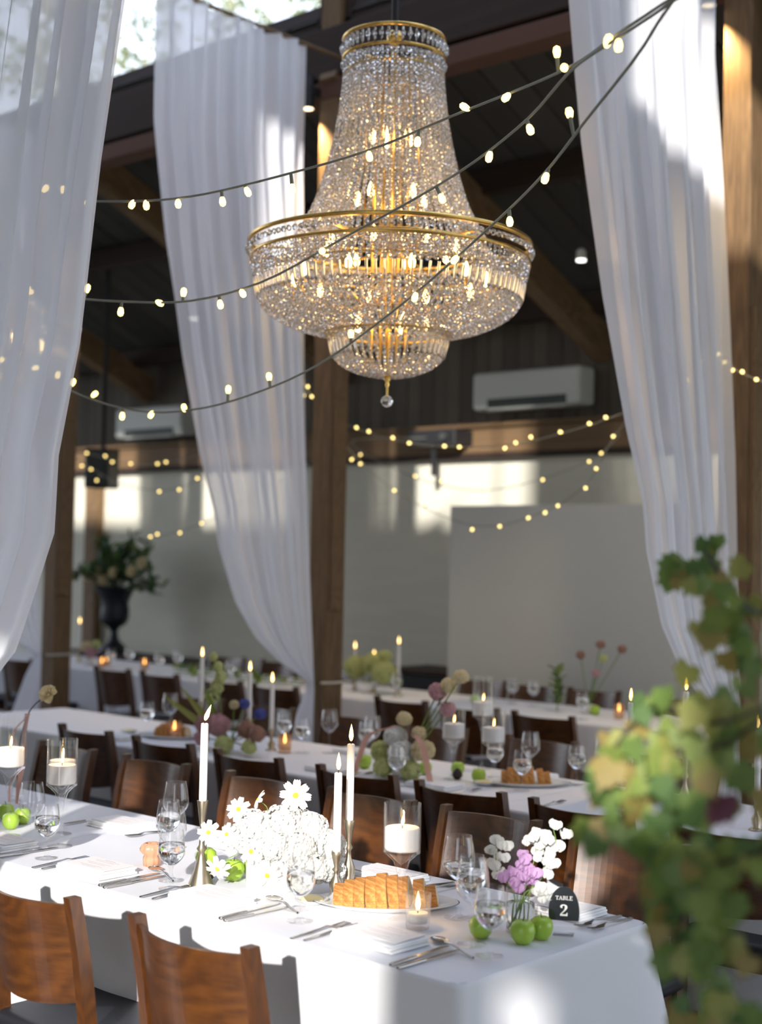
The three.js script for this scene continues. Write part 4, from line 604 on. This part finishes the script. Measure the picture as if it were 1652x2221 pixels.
function cosmos(p, n, label, foot, mat = M.petal, s = 1) {
  const t = thing('cosmos_flower', label, 'flower', [0, 0, 0], 0, 'white cosmos flowers');
  const head = new THREE.Group(); head.name = 'bloom'; head.position.copy(p); facing(head, n); head.scale.setScalar(s); t.add(head);
  for (let k = 0; k < 8; k++) { const m = mesh('petal', cosmosPetal, mat, head); m.rotation.z = k / 8 * 6.283; m.rotateX(-0.15 + rnd(-0.15, 0.15)); m.translateY(0.004); }
  mesh('eye', cosmosEye, M.yolk, head);
  const back = n.clone().normalize().multiplyScalar(-0.03), mid = p.clone().add(back).lerp(foot, 0.4).add(V(0, 0.015, 0));
  mesh('stem', tube([p, p.clone().add(back).add(V(0, -0.005, 0)), mid, foot], 0.0013, 16, 5), M.stem, t);
}
const floretG = (() => { const a = petalGeo(0.011, 0.0115, 0, 0.3), L = []; for (let k = 0; k < 4; k++) L.push(a.clone().rotateX(-0.25).rotateZ(k * 1.571)); return merge(L); })();
function ball(t, name, c, r, n, mat, squash = 0.9, fs = 1) { // head of many small florets
  const im = shade(new THREE.InstancedMesh(floretG, mat, n)), q = new THREE.Quaternion(), q2 = new THREE.Quaternion(); im.name = name; im.userData = { kind: 'stuff' };
  for (let i = 0; i < n; i++) { const y = 1 - 2 * (i + 0.5) / n, a = i * 2.39996 + rnd(-0.2, 0.2), h = Math.sqrt(1 - y * y), d = V(h * Math.cos(a), y, h * Math.sin(a)); q.setFromUnitVectors(V(0, 0, 1), d); q2.setFromAxisAngle(V(0, 0, 1), rnd(0, 6)); q.multiply(q2); const rr = r * rnd(0.86, 1.04); im.setMatrixAt(i, new THREE.Matrix4().compose(V(c.x + d.x * rr, c.y + d.y * rr * squash, c.z + d.z * rr), q, V(1, 1, 1).multiplyScalar(rnd(0.85, 1.2) * fs))); }
  t.add(im);
}
function hydrangea(c, r, label, foot, mat, group, n) {
  const t = thing('hydrangea_bloom', label, 'flower', [0, 0, 0], 0, group);
  mesh('core', new THREE.IcosahedronGeometry(r * 0.8, 2).scale(1, 0.88, 1).translate(c.x, c.y, c.z), mat, t);
  ball(t, 'florets', c, r, n ?? Math.round(r * r * 36000), mat);
  mesh('stem', tube([c, c.clone().lerp(foot, 0.5), foot], 0.003, 8, 5), M.stem, t);
}
{ const B = V(-2.792, TY + 0.001, -2.70), P = (dx, up, tw = 0) => B.clone().addScaledVector(RIGHT, dx).addScaledVector(TOWARD, tw).add(V(0, up, 0)), mouth = B.clone().add(V(0, 0.09, 0));
  const v = thing('white_vase', 'plain white cylinder vase holding the white flowers', 'vase', B.toArray()); mesh('body', lathe([[0, 0], [0.061, 0], [0.064, 0.003], [0.064, 0.116], [0.062, 0.118], [0.059, 0.116], [0.059, 0.006], [0, 0.006]], 40), M.china, v);
  [[-0.04, 0.165, 0.02, 0.055, 'upper left'], [0.035, 0.175, 0.0, 0.058, 'topmost'], [0.10, 0.16, -0.02, 0.055, 'upper right'], [0.075, 0.115, 0.04, 0.055, 'front right'], [0.005, 0.13, 0.06, 0.05, 'front centre'], [0.155, 0.115, -0.01, 0.05, 'right side'], [-0.085, 0.135, 0.0, 0.042, 'left side'], [0.165, 0.06, 0.02, 0.04, 'lowest right, near the candlesticks'], [0.12, 0.065, 0.05, 0.045, 'low front right']].forEach(([dx, up, tw, r, w]) => hydrangea(P(dx, up, tw), r, 'white hydrangea bloom in the white vase, ' + w, mouth, M.petal, 'white hydrangeas in the vase'));
  [[0.065, 0.252, 0.0, [0.1, 0.25, 1], 1.25, 'tall white cosmos above the bouquet'], [-0.088, 0.212, 0.0, [-0.1, 0.5, 1], 1, 'white cosmos at the upper left with a bright yellow eye'], [-0.036, 0.24, 0.01, [-0.8, 0.5, 0.2], 0.85, 'white cosmos seen from the side at the top'], [-0.165, 0.152, 0.02, [-0.2, 0.1, 1], 0.95, 'white cosmos leaning over the candlestick'], [-0.135, 0.062, 0.05, [-0.2, -0.5, 0.9], 1, 'drooping white cosmos in front of the green apple'], [-0.115, 0.15, 0.03, [-0.5, 0.3, 1], 0.9, 'white cosmos low on the left of the bouquet'], [0.0, 0.055, 0.085, [0, -0.3, 1], 1.05, 'white cosmos hanging over the vase front'], [-0.045, 0.115, 0.075, [-0.2, 0.2, 1], 1, 'white cosmos facing out at the vase rim']].forEach(([dx, up, tw, n, s, l]) => cosmos(P(dx, up, tw), RIGHT.clone().multiplyScalar(n[0]).add(V(0, n[1], 0)).addScaledVector(TOWARD, n[2]), l, mouth, M.petal, s));
}
const peaG = (() => { const banner = petalGeo(0.026, 0.036, 0.05, 0.5).translate(0, -0.006, 0), wing = petalGeo(0.018, 0.014, 0, 0.6); return merge([banner, wing.clone().rotateY(0.7).translate(0.003, -0.006, 0.006), wing.clone().rotateY(-0.7).translate(-0.003, -0.006, 0.006)]); })();
{ const B = V(-2.059, TY + 0.001, -2.835), P = (px, py, tw = 0) => B.clone().addScaledVector(RIGHT, (px - 0.5) * 0.22).addScaledVector(TOWARD, tw).add(V(0, py, 0));
  const v = thing('glass_vase', 'clear glass cylinder vase with sweet pea stems', 'vase', B.toArray()); mesh('glass', lathe([[0, 0], [0.034, 0], [0.036, 0.003], [0.036, 0.106], [0.0345, 0.106], [0.0345, 0.008], [0, 0.008]], 36), M.glass, v); mesh('water', lathe([[0, 0.009], [0.034, 0.009], [0.034, 0.07], [0, 0.07]], 32), M.water, v);
  const stems = [['white', M.petal, [[0.84, 0.255], [0.95, 0.235], [0.78, 0.225], [0.88, 0.205]], 'rising highest at right'], ['white', M.petal, [[0.64, 0.232], [0.58, 0.215], [0.72, 0.205], [0.66, 0.185]], 'at the top centre'], ['white', M.petal, [[0.83, 0.185], [0.75, 0.165], [0.86, 0.16], [0.78, 0.14]], 'on the right side'], ['white', M.petal, [[0.74, 0.105], [0.65, 0.095], [0.7, 0.125], [0.76, 0.085]], 'drooping low at right'], ['cream white', M.petal, [[0.22, 0.215], [0.3, 0.205], [0.18, 0.185], [0.27, 0.17], [0.2, 0.155], [0.25, 0.135]], 'leaning out at left'], ['lilac', M.lilac, [[0.53, 0.175], [0.48, 0.155], [0.57, 0.15], [0.44, 0.14]], 'in the middle'], ['lilac', M.lilac, [[0.38, 0.135], [0.43, 0.115], [0.33, 0.125], [0.46, 0.1]], 'low in the middle'], ['pale lilac', M.lilac, [[0.62, 0.14], [0.58, 0.12], [0.52, 0.13]], 'between the whites and lilacs']];
  for (const [c, mat, pts, w] of stems) {
    const t = thing('sweet_pea_stem', `${c} sweet pea stem ${w}`, 'flower', [0, 0, 0], 0, 'sweet peas in the glass vase'), top = P(pts[0][0], pts[0][1]), foot = B.clone().addScaledVector(RIGHT, rnd(-0.02, 0.02)).addScaledVector(TOWARD, rnd(-0.02, 0.02)).add(V(0, 0.012, 0));
    mesh('stem', tube([top, P(pts.at(-1)[0], pts.at(-1)[1], -0.01), B.clone().addScaledVector(RIGHT, (pts[0][0] - 0.5) * 0.07).add(V(0, 0.1, 0)), foot], 0.0014, 20, 5), M.stem, t);
    for (const [x, y] of pts) for (let k = 0; k < 3; k++) { const m = mesh('blossom', peaG, mat, t); m.position.copy(P(x + rnd(-0.035, 0.035), y + rnd(-0.006, 0.006), rnd(-0.02, 0.03))); facing(m, TOWARD.clone().addScaledVector(RIGHT, rnd(-0.7, 0.7)).add(V(0, rnd(-0.2, 0.5), 0))); m.rotateZ(rnd(-0.5, 0.5)); m.scale.setScalar(rnd(0.65, 0.95)); }
  }
}
// single rose with ribbons at the left edge
const rosePetal = petalGeo(0.03, 0.034, 0, 0.5);
function rose(parent, c, n, s, mat) { const g = new THREE.Group(); g.name = 'bloom'; g.position.copy(c); facing(g, n); g.scale.setScalar(s); parent.add(g); for (let k = 0; k < 14; k++) { const m = mesh('petal', rosePetal, mat, g); m.rotation.z = k * 2.4; m.rotateX(1.25 - k * 0.085); m.translateY(0.002 + k * 0.0004); } }
{ const t = thing('cream_rose', 'single cream rose on a bent stem above the left candle glasses', 'flower'), c = V(-4.243, 1.146, -3.0); rose(t, c, V(0.5, 0.5, 0.8), 0.95, M.cream);
  mesh('core', new THREE.IcosahedronGeometry(0.016, 1).scale(1, 0.9, 1).translate(c.x, c.y, c.z), M.cream, t);
  mesh('stem', tube([c, [-4.29, 1.125, -3.0], [-4.36, 1.07, -3.0], [-4.41, 0.95, -3.0], [-4.42, 0.775, -3.0]], 0.0022, 24, 6), M.darkStem, t);
  const v = thing('bud_vase', 'slim clear bud vase holding the cream rose', 'vase', [-4.42, TY + 0.001, -3.0]); mesh('glass', lathe([[0, 0], [0.022, 0], [0.026, 0.02], [0.012, 0.09], [0.012, 0.15], [0.0105, 0.15], [0.0105, 0.09], [0.02, 0.014], [0, 0.008]], 24), M.glass, v);
  [[0, 'wide dusty pink ribbon hanging from the bent rose stem', 0.017], [0.05, 'narrow dusty pink ribbon behind the wide one', 0.008]].forEach(([o, l, w]) => { const pts = [V(-4.36 + o * 0.3, 1.07, -2.995), V(-4.35, 1.0, -2.98 + o), V(-4.34, 0.9, -2.97), V(-4.35 - o, 0.82, -2.96), V(-4.31 - o, 0.762, -2.93)], c2 = new THREE.CatmullRomCurve3(pts), g = new THREE.PlaneGeometry(w, 1, 2, 30), p = g.attributes.position; for (let i = 0; i < p.count; i++) { const k = 0.5 - p.getY(i), q = c2.getPoint(k), tw = Math.sin(k * 9 + o * 30) * 0.5; q.addScaledVector(RIGHT, p.getX(i) * Math.cos(tw)).addScaledVector(TOWARD, p.getX(i) * Math.sin(tw)); p.setXYZ(i, q.x, q.y, q.z); } g.computeVertexNormals(); single('ribbon', l, 'ribbon', g, M.ribbon, [0, 0, 0], 0, 'pink ribbons'); });
}
// middle and far arrangements
function bowlVase(x, z, r, label, mat = M.china) { const v = thing('flower_bowl', label, 'vase', gl(x, z), 0, 'low flower bowls'); mesh('bowl', lathe([[0, 0], [r * 0.55, 0], [r * 0.9, r * 0.4], [r, r], [r * 0.94, r], [r * 0.8, r * 0.4], [0, 0.01]], 28), mat, v); }
const mid = (list, foot, group) => list.forEach(([x, y, z, r, mat, l]) => hydrangea(V(x, y, z), r, l, foot, mat, group));
bowlVase(-4.88, -4.46, 0.06, 'low glass bowl under the pink flowers on the middle table', M.glass);
mid([[-5.02, 0.875, -4.43, 0.058, M.pink, 'pink bloom at the left of the mixed arrangement'], [-4.93, 0.875, -4.42, 0.055, M.pink, 'dusty pink bloom beside the leftmost pink one'], [-5.0, 0.81, -4.38, 0.035, M.pink, 'small pink bloom low at the front of the mixed arrangement'], [-4.79, 0.98, -4.45, 0.024, M.blue, 'blue flower head at the top of the mixed arrangement'], [-4.74, 0.935, -4.5, 0.028, M.blue, 'wide blue flower behind the mixed arrangement'], [-4.86, 0.97, -4.45, 0.022, M.cream, 'cream bud beside the blue flower'], [-4.74, 0.87, -4.42, 0.045, M.rust, 'rust bloom at the right of the mixed arrangement'], [-4.65, 0.86, -4.40, 0.04, M.rust, 'dark rust bloom at the far right of the mixed arrangement'], [-4.82, 0.80, -4.36, 0.045, M.lime, 'lime bloom low at the front of the mixed arrangement'], [-4.68, 0.80, -4.38, 0.035, M.lime, 'greenish bloom low at the right of the mixed arrangement']], V(-4.88, 0.80, -4.46), 'mixed flowers on the middle table');
bowlVase(-3.84, -4.46, 0.06, 'low white bowl under the pale hydrangeas on the middle table');
mid([[-3.85, 0.995, -4.47, 0.032, M.cream, 'cream ball bloom at the top of the pale mound'], [-3.76, 0.945, -4.46, 0.03, M.cream, 'cream ball bloom right in the pale mound'], [-3.88, 0.92, -4.45, 0.05, M.petal, 'white bloom upper left in the pale mound'], [-3.95, 0.855, -4.45, 0.05, M.lime, 'lime bloom at the left of the pale mound'], [-3.82, 0.86, -4.42, 0.058, M.petal, 'large white bloom in the centre of the pale mound'], [-3.73, 0.88, -4.45, 0.05, M.cream, 'cream bloom at the right of the pale mound'], [-3.77, 0.80, -4.42, 0.045, M.lime, 'lime bloom low right in the pale mound'], [-3.89, 0.80, -4.39, 0.042, M.lime, 'lime bloom low left in the pale mound'], [-3.70, 1.115, -4.5, 0.04, M.pink, 'peach bloom on a tall stem beside the candle glass'], [-3.645, 1.145, -4.5, 0.034, M.cream, 'cream bloom on a tall stem beside the candle glass'], [-3.58, 1.185, -4.5, 0.032, M.cream, 'highest cream bloom over the middle table'], [-3.645, 1.05, -4.5, 0.034, M.pink, 'lower peach bloom beside the candle glass']], V(-3.84, 0.80, -4.46), 'pale flowers on the middle table');
[[[-3.80, 0.98], [-3.96, 0.92], [-4.0, 0.84], [-4.03, 0.765]], [[-3.70, 0.95], [-3.66, 0.9], [-3.64, 0.83], [-3.62, 0.765]]].forEach((pts, k) => { const c2 = new THREE.CatmullRomCurve3(pts.map(([x, y]) => V(x, y, -4.37))), g = new THREE.PlaneGeometry(0.025, 1, 2, 20), p = g.attributes.position; for (let i = 0; i < p.count; i++) { const q = c2.getPoint(0.5 - p.getY(i)).addScaledVector(RIGHT, p.getX(i)); p.setXYZ(i, q.x, q.y, q.z); } g.computeVertexNormals(); single('ribbon', k ? 'peach ribbon hanging right of the pale flower mound' : 'peach ribbon trailing left from the pale flower mound', 'ribbon', g, M.ribbon, [0, 0, 0], 0, 'pink ribbons'); });
// curled green leaves and a pale spray on the middle table
const bladeG = (L) => { const g = new THREE.PlaneGeometry(1, 1, 4, 16), p = g.attributes.position; for (let i = 0; i < p.count; i++) { const u = p.getX(i) * 2, v = p.getY(i) + 0.5, w = 0.016 * Math.sin(Math.min(1, v * 0.9 + 0.1) * Math.PI); p.setXYZ(i, u * w, v * L, 0.3 * w * u * u); } g.computeVertexNormals(); return g; };
{ const t = thing('calla_leaves', 'long pale green curled leaves arching left on the middle table', 'plant', [-4.94, 0.80, -4.46]); const g = bladeG(0.36); [[0.95, 0.1], [0.62, 0.25], [0.2, 0.12]].forEach(([a, b], i) => { const m = mesh('leaf', g, leafMats[[0, 0, 1][i]], t); m.rotation.set(0.1 * i, 0.7, a); m.scale.y = 1 - 0.12 * i; });
  const s = thing('pale_spray', 'tall pale feathery spray beside the taper candle on the middle table', 'flower'); for (let k = 0; k < 5; k++) ball(s, 'florets', V(-4.97 + rnd(-0.03, 0.03), 1.0 + k * 0.045, -4.44), 0.035 - k * 0.004, 26, M.lime, 1.2, 0.9); mesh('stem', tube([[-4.965, 1.15, -4.44], [-4.95, 0.95, -4.45], [-4.92, 0.80, -4.46]], 0.003, 8, 5), M.stem, s); }
// far tables
bowlVase(-6.45, -7.1, 0.07, 'low bowl of lime flowers on the far table');
mid([[-6.55, 0.92, -7.1, 0.085, M.lime, 'lime green mound at left of the far bowl'], [-6.40, 0.95, -7.12, 0.085, M.lime, 'lime green mound in the middle of the far bowl'], [-6.28, 0.90, -7.08, 0.085, M.lime, 'lime green mound at right of the far bowl'], [-6.33, 1.0, -7.14, 0.05, M.lime, 'topmost lime green mound of the far bowl']], V(-6.45, 0.8, -7.1), 'lime flowers on the far table');
bowlVase(-4.76, -7.2, 0.05, 'small vase of rust-coloured stems before the white screen');
mid([[-4.68, 1.17, -7.2, 0.028, M.rust, 'rust flower highest before the white screen'], [-4.53, 1.15, -7.2, 0.028, M.rust, 'rust flower rightmost before the white screen'], [-4.82, 1.10, -7.2, 0.028, M.rust, 'rust flower leftmost before the white screen'], [-4.66, 1.09, -7.2, 0.026, M.lime, 'greenish flower among the rust ones'], [-4.71, 1.0, -7.2, 0.026, M.pink, 'lowest dark pink flower before the white screen']], V(-4.76, 0.8, -7.2), 'rust flowers before the screen');
{ const t = thing('leafy_sprig', 'upright green leafy sprig beside the rust flowers', 'plant', [-4.95, TY + 0.001, -7.15]); mesh('stem', tube([[0, 0, 0], [0.01, 0.15, 0], [0, 0.27, 0]], 0.004, 8, 5), M.stem, t); const g = petalGeo(0.07, 0.05, 0, 0.3); for (let k = 0; k < 16; k++) { const m = mesh('leaf', g, leafMats[1 + k % 3], t); m.position.y = 0.04 + k * 0.014; m.rotation.set(-0.9, k * 2.4, 0, 'YXZ'); } }
bowlVase(-9.3, -6.95, 0.05, 'small vase of pale flowers left of the urn on the far table');
mid([[-9.33, 0.90, -6.95, 0.05, M.cream, 'cream bloom on the far table by the urn column'], [-9.25, 0.86, -6.93, 0.045, M.pink, 'pinkish bloom on the far table by the urn column'], [-9.22, 0.93, -6.96, 0.035, M.lime, 'greenish bloom on the far table by the urn column']], V(-9.3, 0.79, -6.95), 'pale flowers left of the urn');
{ const runner = (x0, x1, l) => { const t = thing('greenery_garland', l, 'garland'); mesh('stem', tube([[x0, TY + 0.02, -7.0], [(x0 + x1) / 2, TY + 0.025, -6.97], [x1, TY + 0.02, -7.0]], 0.004, 20, 5), M.stem, t); const g = petalGeo(0.06, 0.04, 0, 0.3); for (let k = 0; k < 70; k++) { const m = mesh('leaf', g, leafMats[k % 4], t); m.position.set(x0 + (x1 - x0) * k / 70, TY + 0.02 + rnd(0, 0.03), -7.0 + rnd(-0.07, 0.07)); m.rotation.set(rnd(-1.4, -0.6), rnd(0, 6.28), 0, 'YXZ'); } }; runner(-8.3, -6.95, 'low green leaf garland along the far table at left'); }

// ---------------------------------------------------------------- urn of roses
{ const B = V(-10.93, 0.701, -8.45), u = thing('black_urn', 'tall black pedestal urn against the back wall', 'urn', B.toArray());
  mesh('body', lathe([[0, 0], [0.15, 0], [0.15, 0.03], [0.12, 0.06], [0.05, 0.13], [0.035, 0.2], [0.05, 0.24], [0.11, 0.28], [0.14, 0.34], [0.125, 0.42], [0.13, 0.5], [0.17, 0.59], [0.2, 0.62], [0.19, 0.63], [0.12, 0.55], [0, 0.5]], 36), M.urn, u);
  for (const s of [-1, 1]) mesh('handle', tube([[s * 0.13, 0.34, 0], [s * 0.2, 0.38, 0], [s * 0.19, 0.46, 0], [s * 0.13, 0.48, 0]], 0.012, 14, 6), M.urn, u);
  const t = thing('urn_greenery', 'wild dark green foliage spilling from the black urn', 'foliage', [B.x, B.y + 0.58, B.z]), lg = petalGeo(0.085, 0.05, 0, 0.3);
  for (let k = 0; k < 26; k++) { const a = k * 2.4, el = rnd(0.0, 1.3), L = rnd(0.36, 0.64), tip = V(Math.cos(a) * Math.cos(el) * L * 1.15, Math.sin(el) * L * 0.95 - 0.02, Math.sin(a) * Math.cos(el) * L * 0.7); if (tip.x < -0.2 && k % 3 === 0) tip.y += 0.25; const c = new THREE.CatmullRomCurve3([V(0, -0.1, 0), tip.clone().multiplyScalar(0.5).add(V(0, 0.08, 0)), tip]);
    mesh('twig', new THREE.TubeGeometry(c, 8, 0.004, 4), M.darkStem, t);
    for (let i = 0; i < 10; i++) { const q = c.getPoint(0.35 + 0.65 * i / 9), m = mesh('leaf', lg, leafMats[[4, 4, 3, 4, 2][(k + i) % 5]], t); m.position.copy(q); m.rotation.set(rnd(-2, 0.3), rnd(0, 6.28), rnd(-0.5, 0.5), 'YXZ'); m.scale.setScalar(rnd(1.0, 1.7)); } }
  [[-10.986, 1.473, 'largest cream rose in the urn, left of centre'], [-10.891, 1.397, 'cream rose drooping lowest in the urn'], [-10.74, 1.465, 'cream rose in the middle of the urn'], [-10.468, 1.484, 'cream rose right of centre in the urn'], [-10.324, 1.563, 'cream rose highest at the right of the urn'], [-11.127, 1.426, 'small cream rose at the left of the urn']].forEach(([x, y, l]) => { const r = thing('cream_rose', l, 'flower', [0, 0, 0], 0, 'cream roses in the urn'); rose(r, V(x, y, -8.28), V(0.3, 0.3, 1), 1.5, M.cream); mesh('core', new THREE.IcosahedronGeometry(0.03, 1).translate(x, y, -8.285), M.cream, r); mesh('stem', tube([[x, y, -8.29], [(x + B.x) / 2, y - 0.06, -8.36], [B.x, B.y + 0.56, -8.45]], 0.004, 10, 5), M.darkStem, r); });
}

// ---------------------------------------------------------------- vine trained on a stand
const vineLeaf = (() => { const s = new THREE.Shape(), pts = [[0, 0], [0.25, -0.12], [0.5, -0.02], [0.46, 0.22], [0.62, 0.42], [0.36, 0.5], [0.3, 0.72], [0.12, 0.78], [0, 1.05]]; s.moveTo(0, 0); for (const [x, y] of pts.slice(1)) s.lineTo(x, y); for (const [x, y] of pts.slice(1, -1).reverse()) s.lineTo(-x, y); s.closePath(); const g = new THREE.ShapeGeometry(s), p = g.attributes.position; for (let i = 0; i < p.count; i++) p.setZ(i, -0.28 * p.getX(i) ** 2 - 0.22 * p.getY(i) ** 2); g.computeVertexNormals(); return g; })();
{ const t = thing('trailing_vine', 'trailing vine of yellow-green leaves in front of the tables at right', 'vine');
  const sprigs = [[-1.085, 1.293, -1.663, 0.02], [-1.091, 1.394, -1.721, 0.03], [-1.071, 1.356, -1.673, 0.03], [-1.03, 1.333, -1.644, 0.045], [-1.016, 1.37, -1.654, 0.05], [-0.98, 1.33, -1.621, 0.05], [-1.024, 1.401, -1.713, 0.05], [-1.054, 1.446, -1.751, 0.045], [-0.962, 1.367, -1.635, 0.05], [-0.924, 1.317, -1.605, 0.05], [-0.911, 1.271, -1.618, 0.05], [-0.972, 1.289, -1.63, 0.035], [-0.959, 1.206, -1.645, 0.04], [-0.92, 1.172, -1.614, 0.04], [-0.936, 1.397, -1.658, 0.05], [-0.951, 1.446, -1.709, 0.05], [-0.95, 1.248, -1.652, 0.03]];
  const trails = [[-1.156, 1.662, -2.054, 0.045], [-1.167, 1.64, -2.045, 0.04], [-1.133, 1.678, -2.073, 0.03], [-1.079, 1.627, -1.989, 0.06], [-1.082, 1.577, -1.989, 0.05], [-1.01, 1.601, -1.918, 0.06], [-1.016, 1.534, -1.916, 0.06], [-0.953, 1.565, -1.837, 0.06], [-1.031, 1.486, -1.904, 0.05], [-0.958, 1.488, -1.835, 0.07], [-0.944, 1.429, -1.784, 0.07], [-0.878, 1.399, -1.71, 0.07], [-0.929, 1.373, -1.732, 0.07], [-0.943, 1.33, -1.721, 0.06], [-0.859, 1.33, -1.662, 0.08], [-0.868, 1.272, -1.657, 0.07], [-0.827, 1.243, -1.627, 0.08], [-0.894, 1.167, -1.638, 0.05], [-0.845, 1.147, -1.616, 0.06], [-0.828, 1.102, -1.633, 0.06], [-0.886, 1.086, -1.649, 0.03], [-0.942, 1.069, -1.667, 0.03], [-0.928, 1.201, -1.673, 0.05]];
  const leafAt = (c, r, mats, n, size) => { for (let k = 0; k < n; k++) { const m = mesh('leaf', vineLeaf, mats[Math.floor(rnd(0, mats.length))], t); m.position.set(c[0] + rnd(-r, r) * 0.8, c[1] + rnd(-r, r) * 0.8, c[2] + rnd(-r, r) * 0.7); facing(m, TOWARD.clone().addScaledVector(RIGHT, rnd(-0.9, 0.9)).add(V(0, rnd(-0.2, 0.9), 0))); m.rotateZ(Math.PI + rnd(-0.8, 0.8)); m.scale.setScalar(size * rnd(0.7, 1.3)); } };
  const L = leafMats; const palette = [L[0], L[1], L[1], L[2], L[2], L[3], L[5]]; for (const c of [...sprigs, ...trails]) leafAt(c, c[3], palette, 6, 0.036);
  [[-0.983, 1.356, -1.658], [-0.978, 1.368, -1.661], [-0.907, 1.35, -1.686]].forEach((c) => leafAt(c, 0.015, [burgundy], 2, 0.03));
  const col = (y) => V(-0.55, y, -1.42);
  [[col(1.5), [-0.65, 1.521, -1.438], [-0.822, 1.463, -1.623], [-0.909, 1.416, -1.681], [-0.969, 1.399, -1.668], [-1.016, 1.346, -1.655], [-1.066, 1.287, -1.68]], [col(1.6), [-0.649, 1.66, -1.431], [-0.943, 1.585, -1.845], [-1.074, 1.627, -1.994], [-1.15, 1.685, -2.058]], [col(1.3), [-0.651, 1.376, -1.444], [-0.827, 1.3, -1.625], [-0.913, 1.255, -1.644], [-0.95, 1.158, -1.655], [-0.938, 1.069, -1.671]], [col(1.45), [-0.7, 1.5, -1.5], [-0.95, 1.44, -1.72], [-1.054, 1.45, -1.751], [-1.091, 1.394, -1.721]]].forEach((pts) => mesh('stem', tube(pts, 0.0035, 24, 5), M.darkStem, t));
}

{ const t = thing('plant_stand', 'slim dark metal stand that carries the trailing vine', 'stand', [-0.55, 0, -1.42]); mesh('pole', new THREE.CylinderGeometry(0.011, 0.011, 1.75, 10).translate(0, 0.885, 0), M.black, t); mesh('base', lathe([[0, 0], [0.17, 0], [0.17, 0.008], [0.03, 0.02], [0.012, 0.05], [0, 0.05]], 32), M.black, t); }

// ---------------------------------------------------------------- trees outside the clerestory
function tree(x, y, z, n, R, label) {
  const t = thing('birch_tree', label, 'tree', [x, -0.2, z]); mesh('trunk', tube([[0, 0, 0], [0.2, y * 0.3, 0.1], [0, y * 0.5, 0], [0.3, y * 0.66, 0.2]], 0.14, 20, 8), M.darkBeam, t);
  const lg = petalGeo(0.13, 0.075, 0, 0.2), per = 3; for (let k = 0; k < per; k++) { const im = shade(new THREE.InstancedMesh(lg, treeLeaf[k], n)); im.name = 'foliage'; im.userData = { kind: 'stuff' }; const q = new THREE.Quaternion(), e = new THREE.Euler();
    let c = V(0, 0, 0), L = 0; for (let i = 0; i < n; i++) { if (i % 30 === 0) { const a = rnd(0, 6.28), h = rnd(-1, 1), rr = R * Math.sqrt(1 - h * h) * rnd(0.4, 1); c = V(rr * Math.cos(a), y + h * R * 0.9, rr * Math.sin(a)); L = rnd(0.5, 1.3); } e.set(rnd(0, 6), rnd(0, 6), rnd(0, 6)); im.setMatrixAt(i, new THREE.Matrix4().compose(V(c.x + rnd(-0.16, 0.16), c.y - rnd(0, L), c.z + rnd(-0.16, 0.16)), q.setFromEuler(e), V(1, 1, 1).multiplyScalar(rnd(0.7, 1.2)))); }
    t.add(im); }
}
tree(-18.6, 10.3, -14.6, 1500, 2.6, 'leafy tree seen through the clerestory left of the centre drape');
tree(-15.6, 11.4, -18.0, 1500, 2.8, 'leafy tree seen through the clerestory above the centre drape');
tree(-12.5, 12.0, -20.0, 1100, 2.6, 'leafy tree glimpsed behind the chandelier rod');
renderer.render(scene, camera);
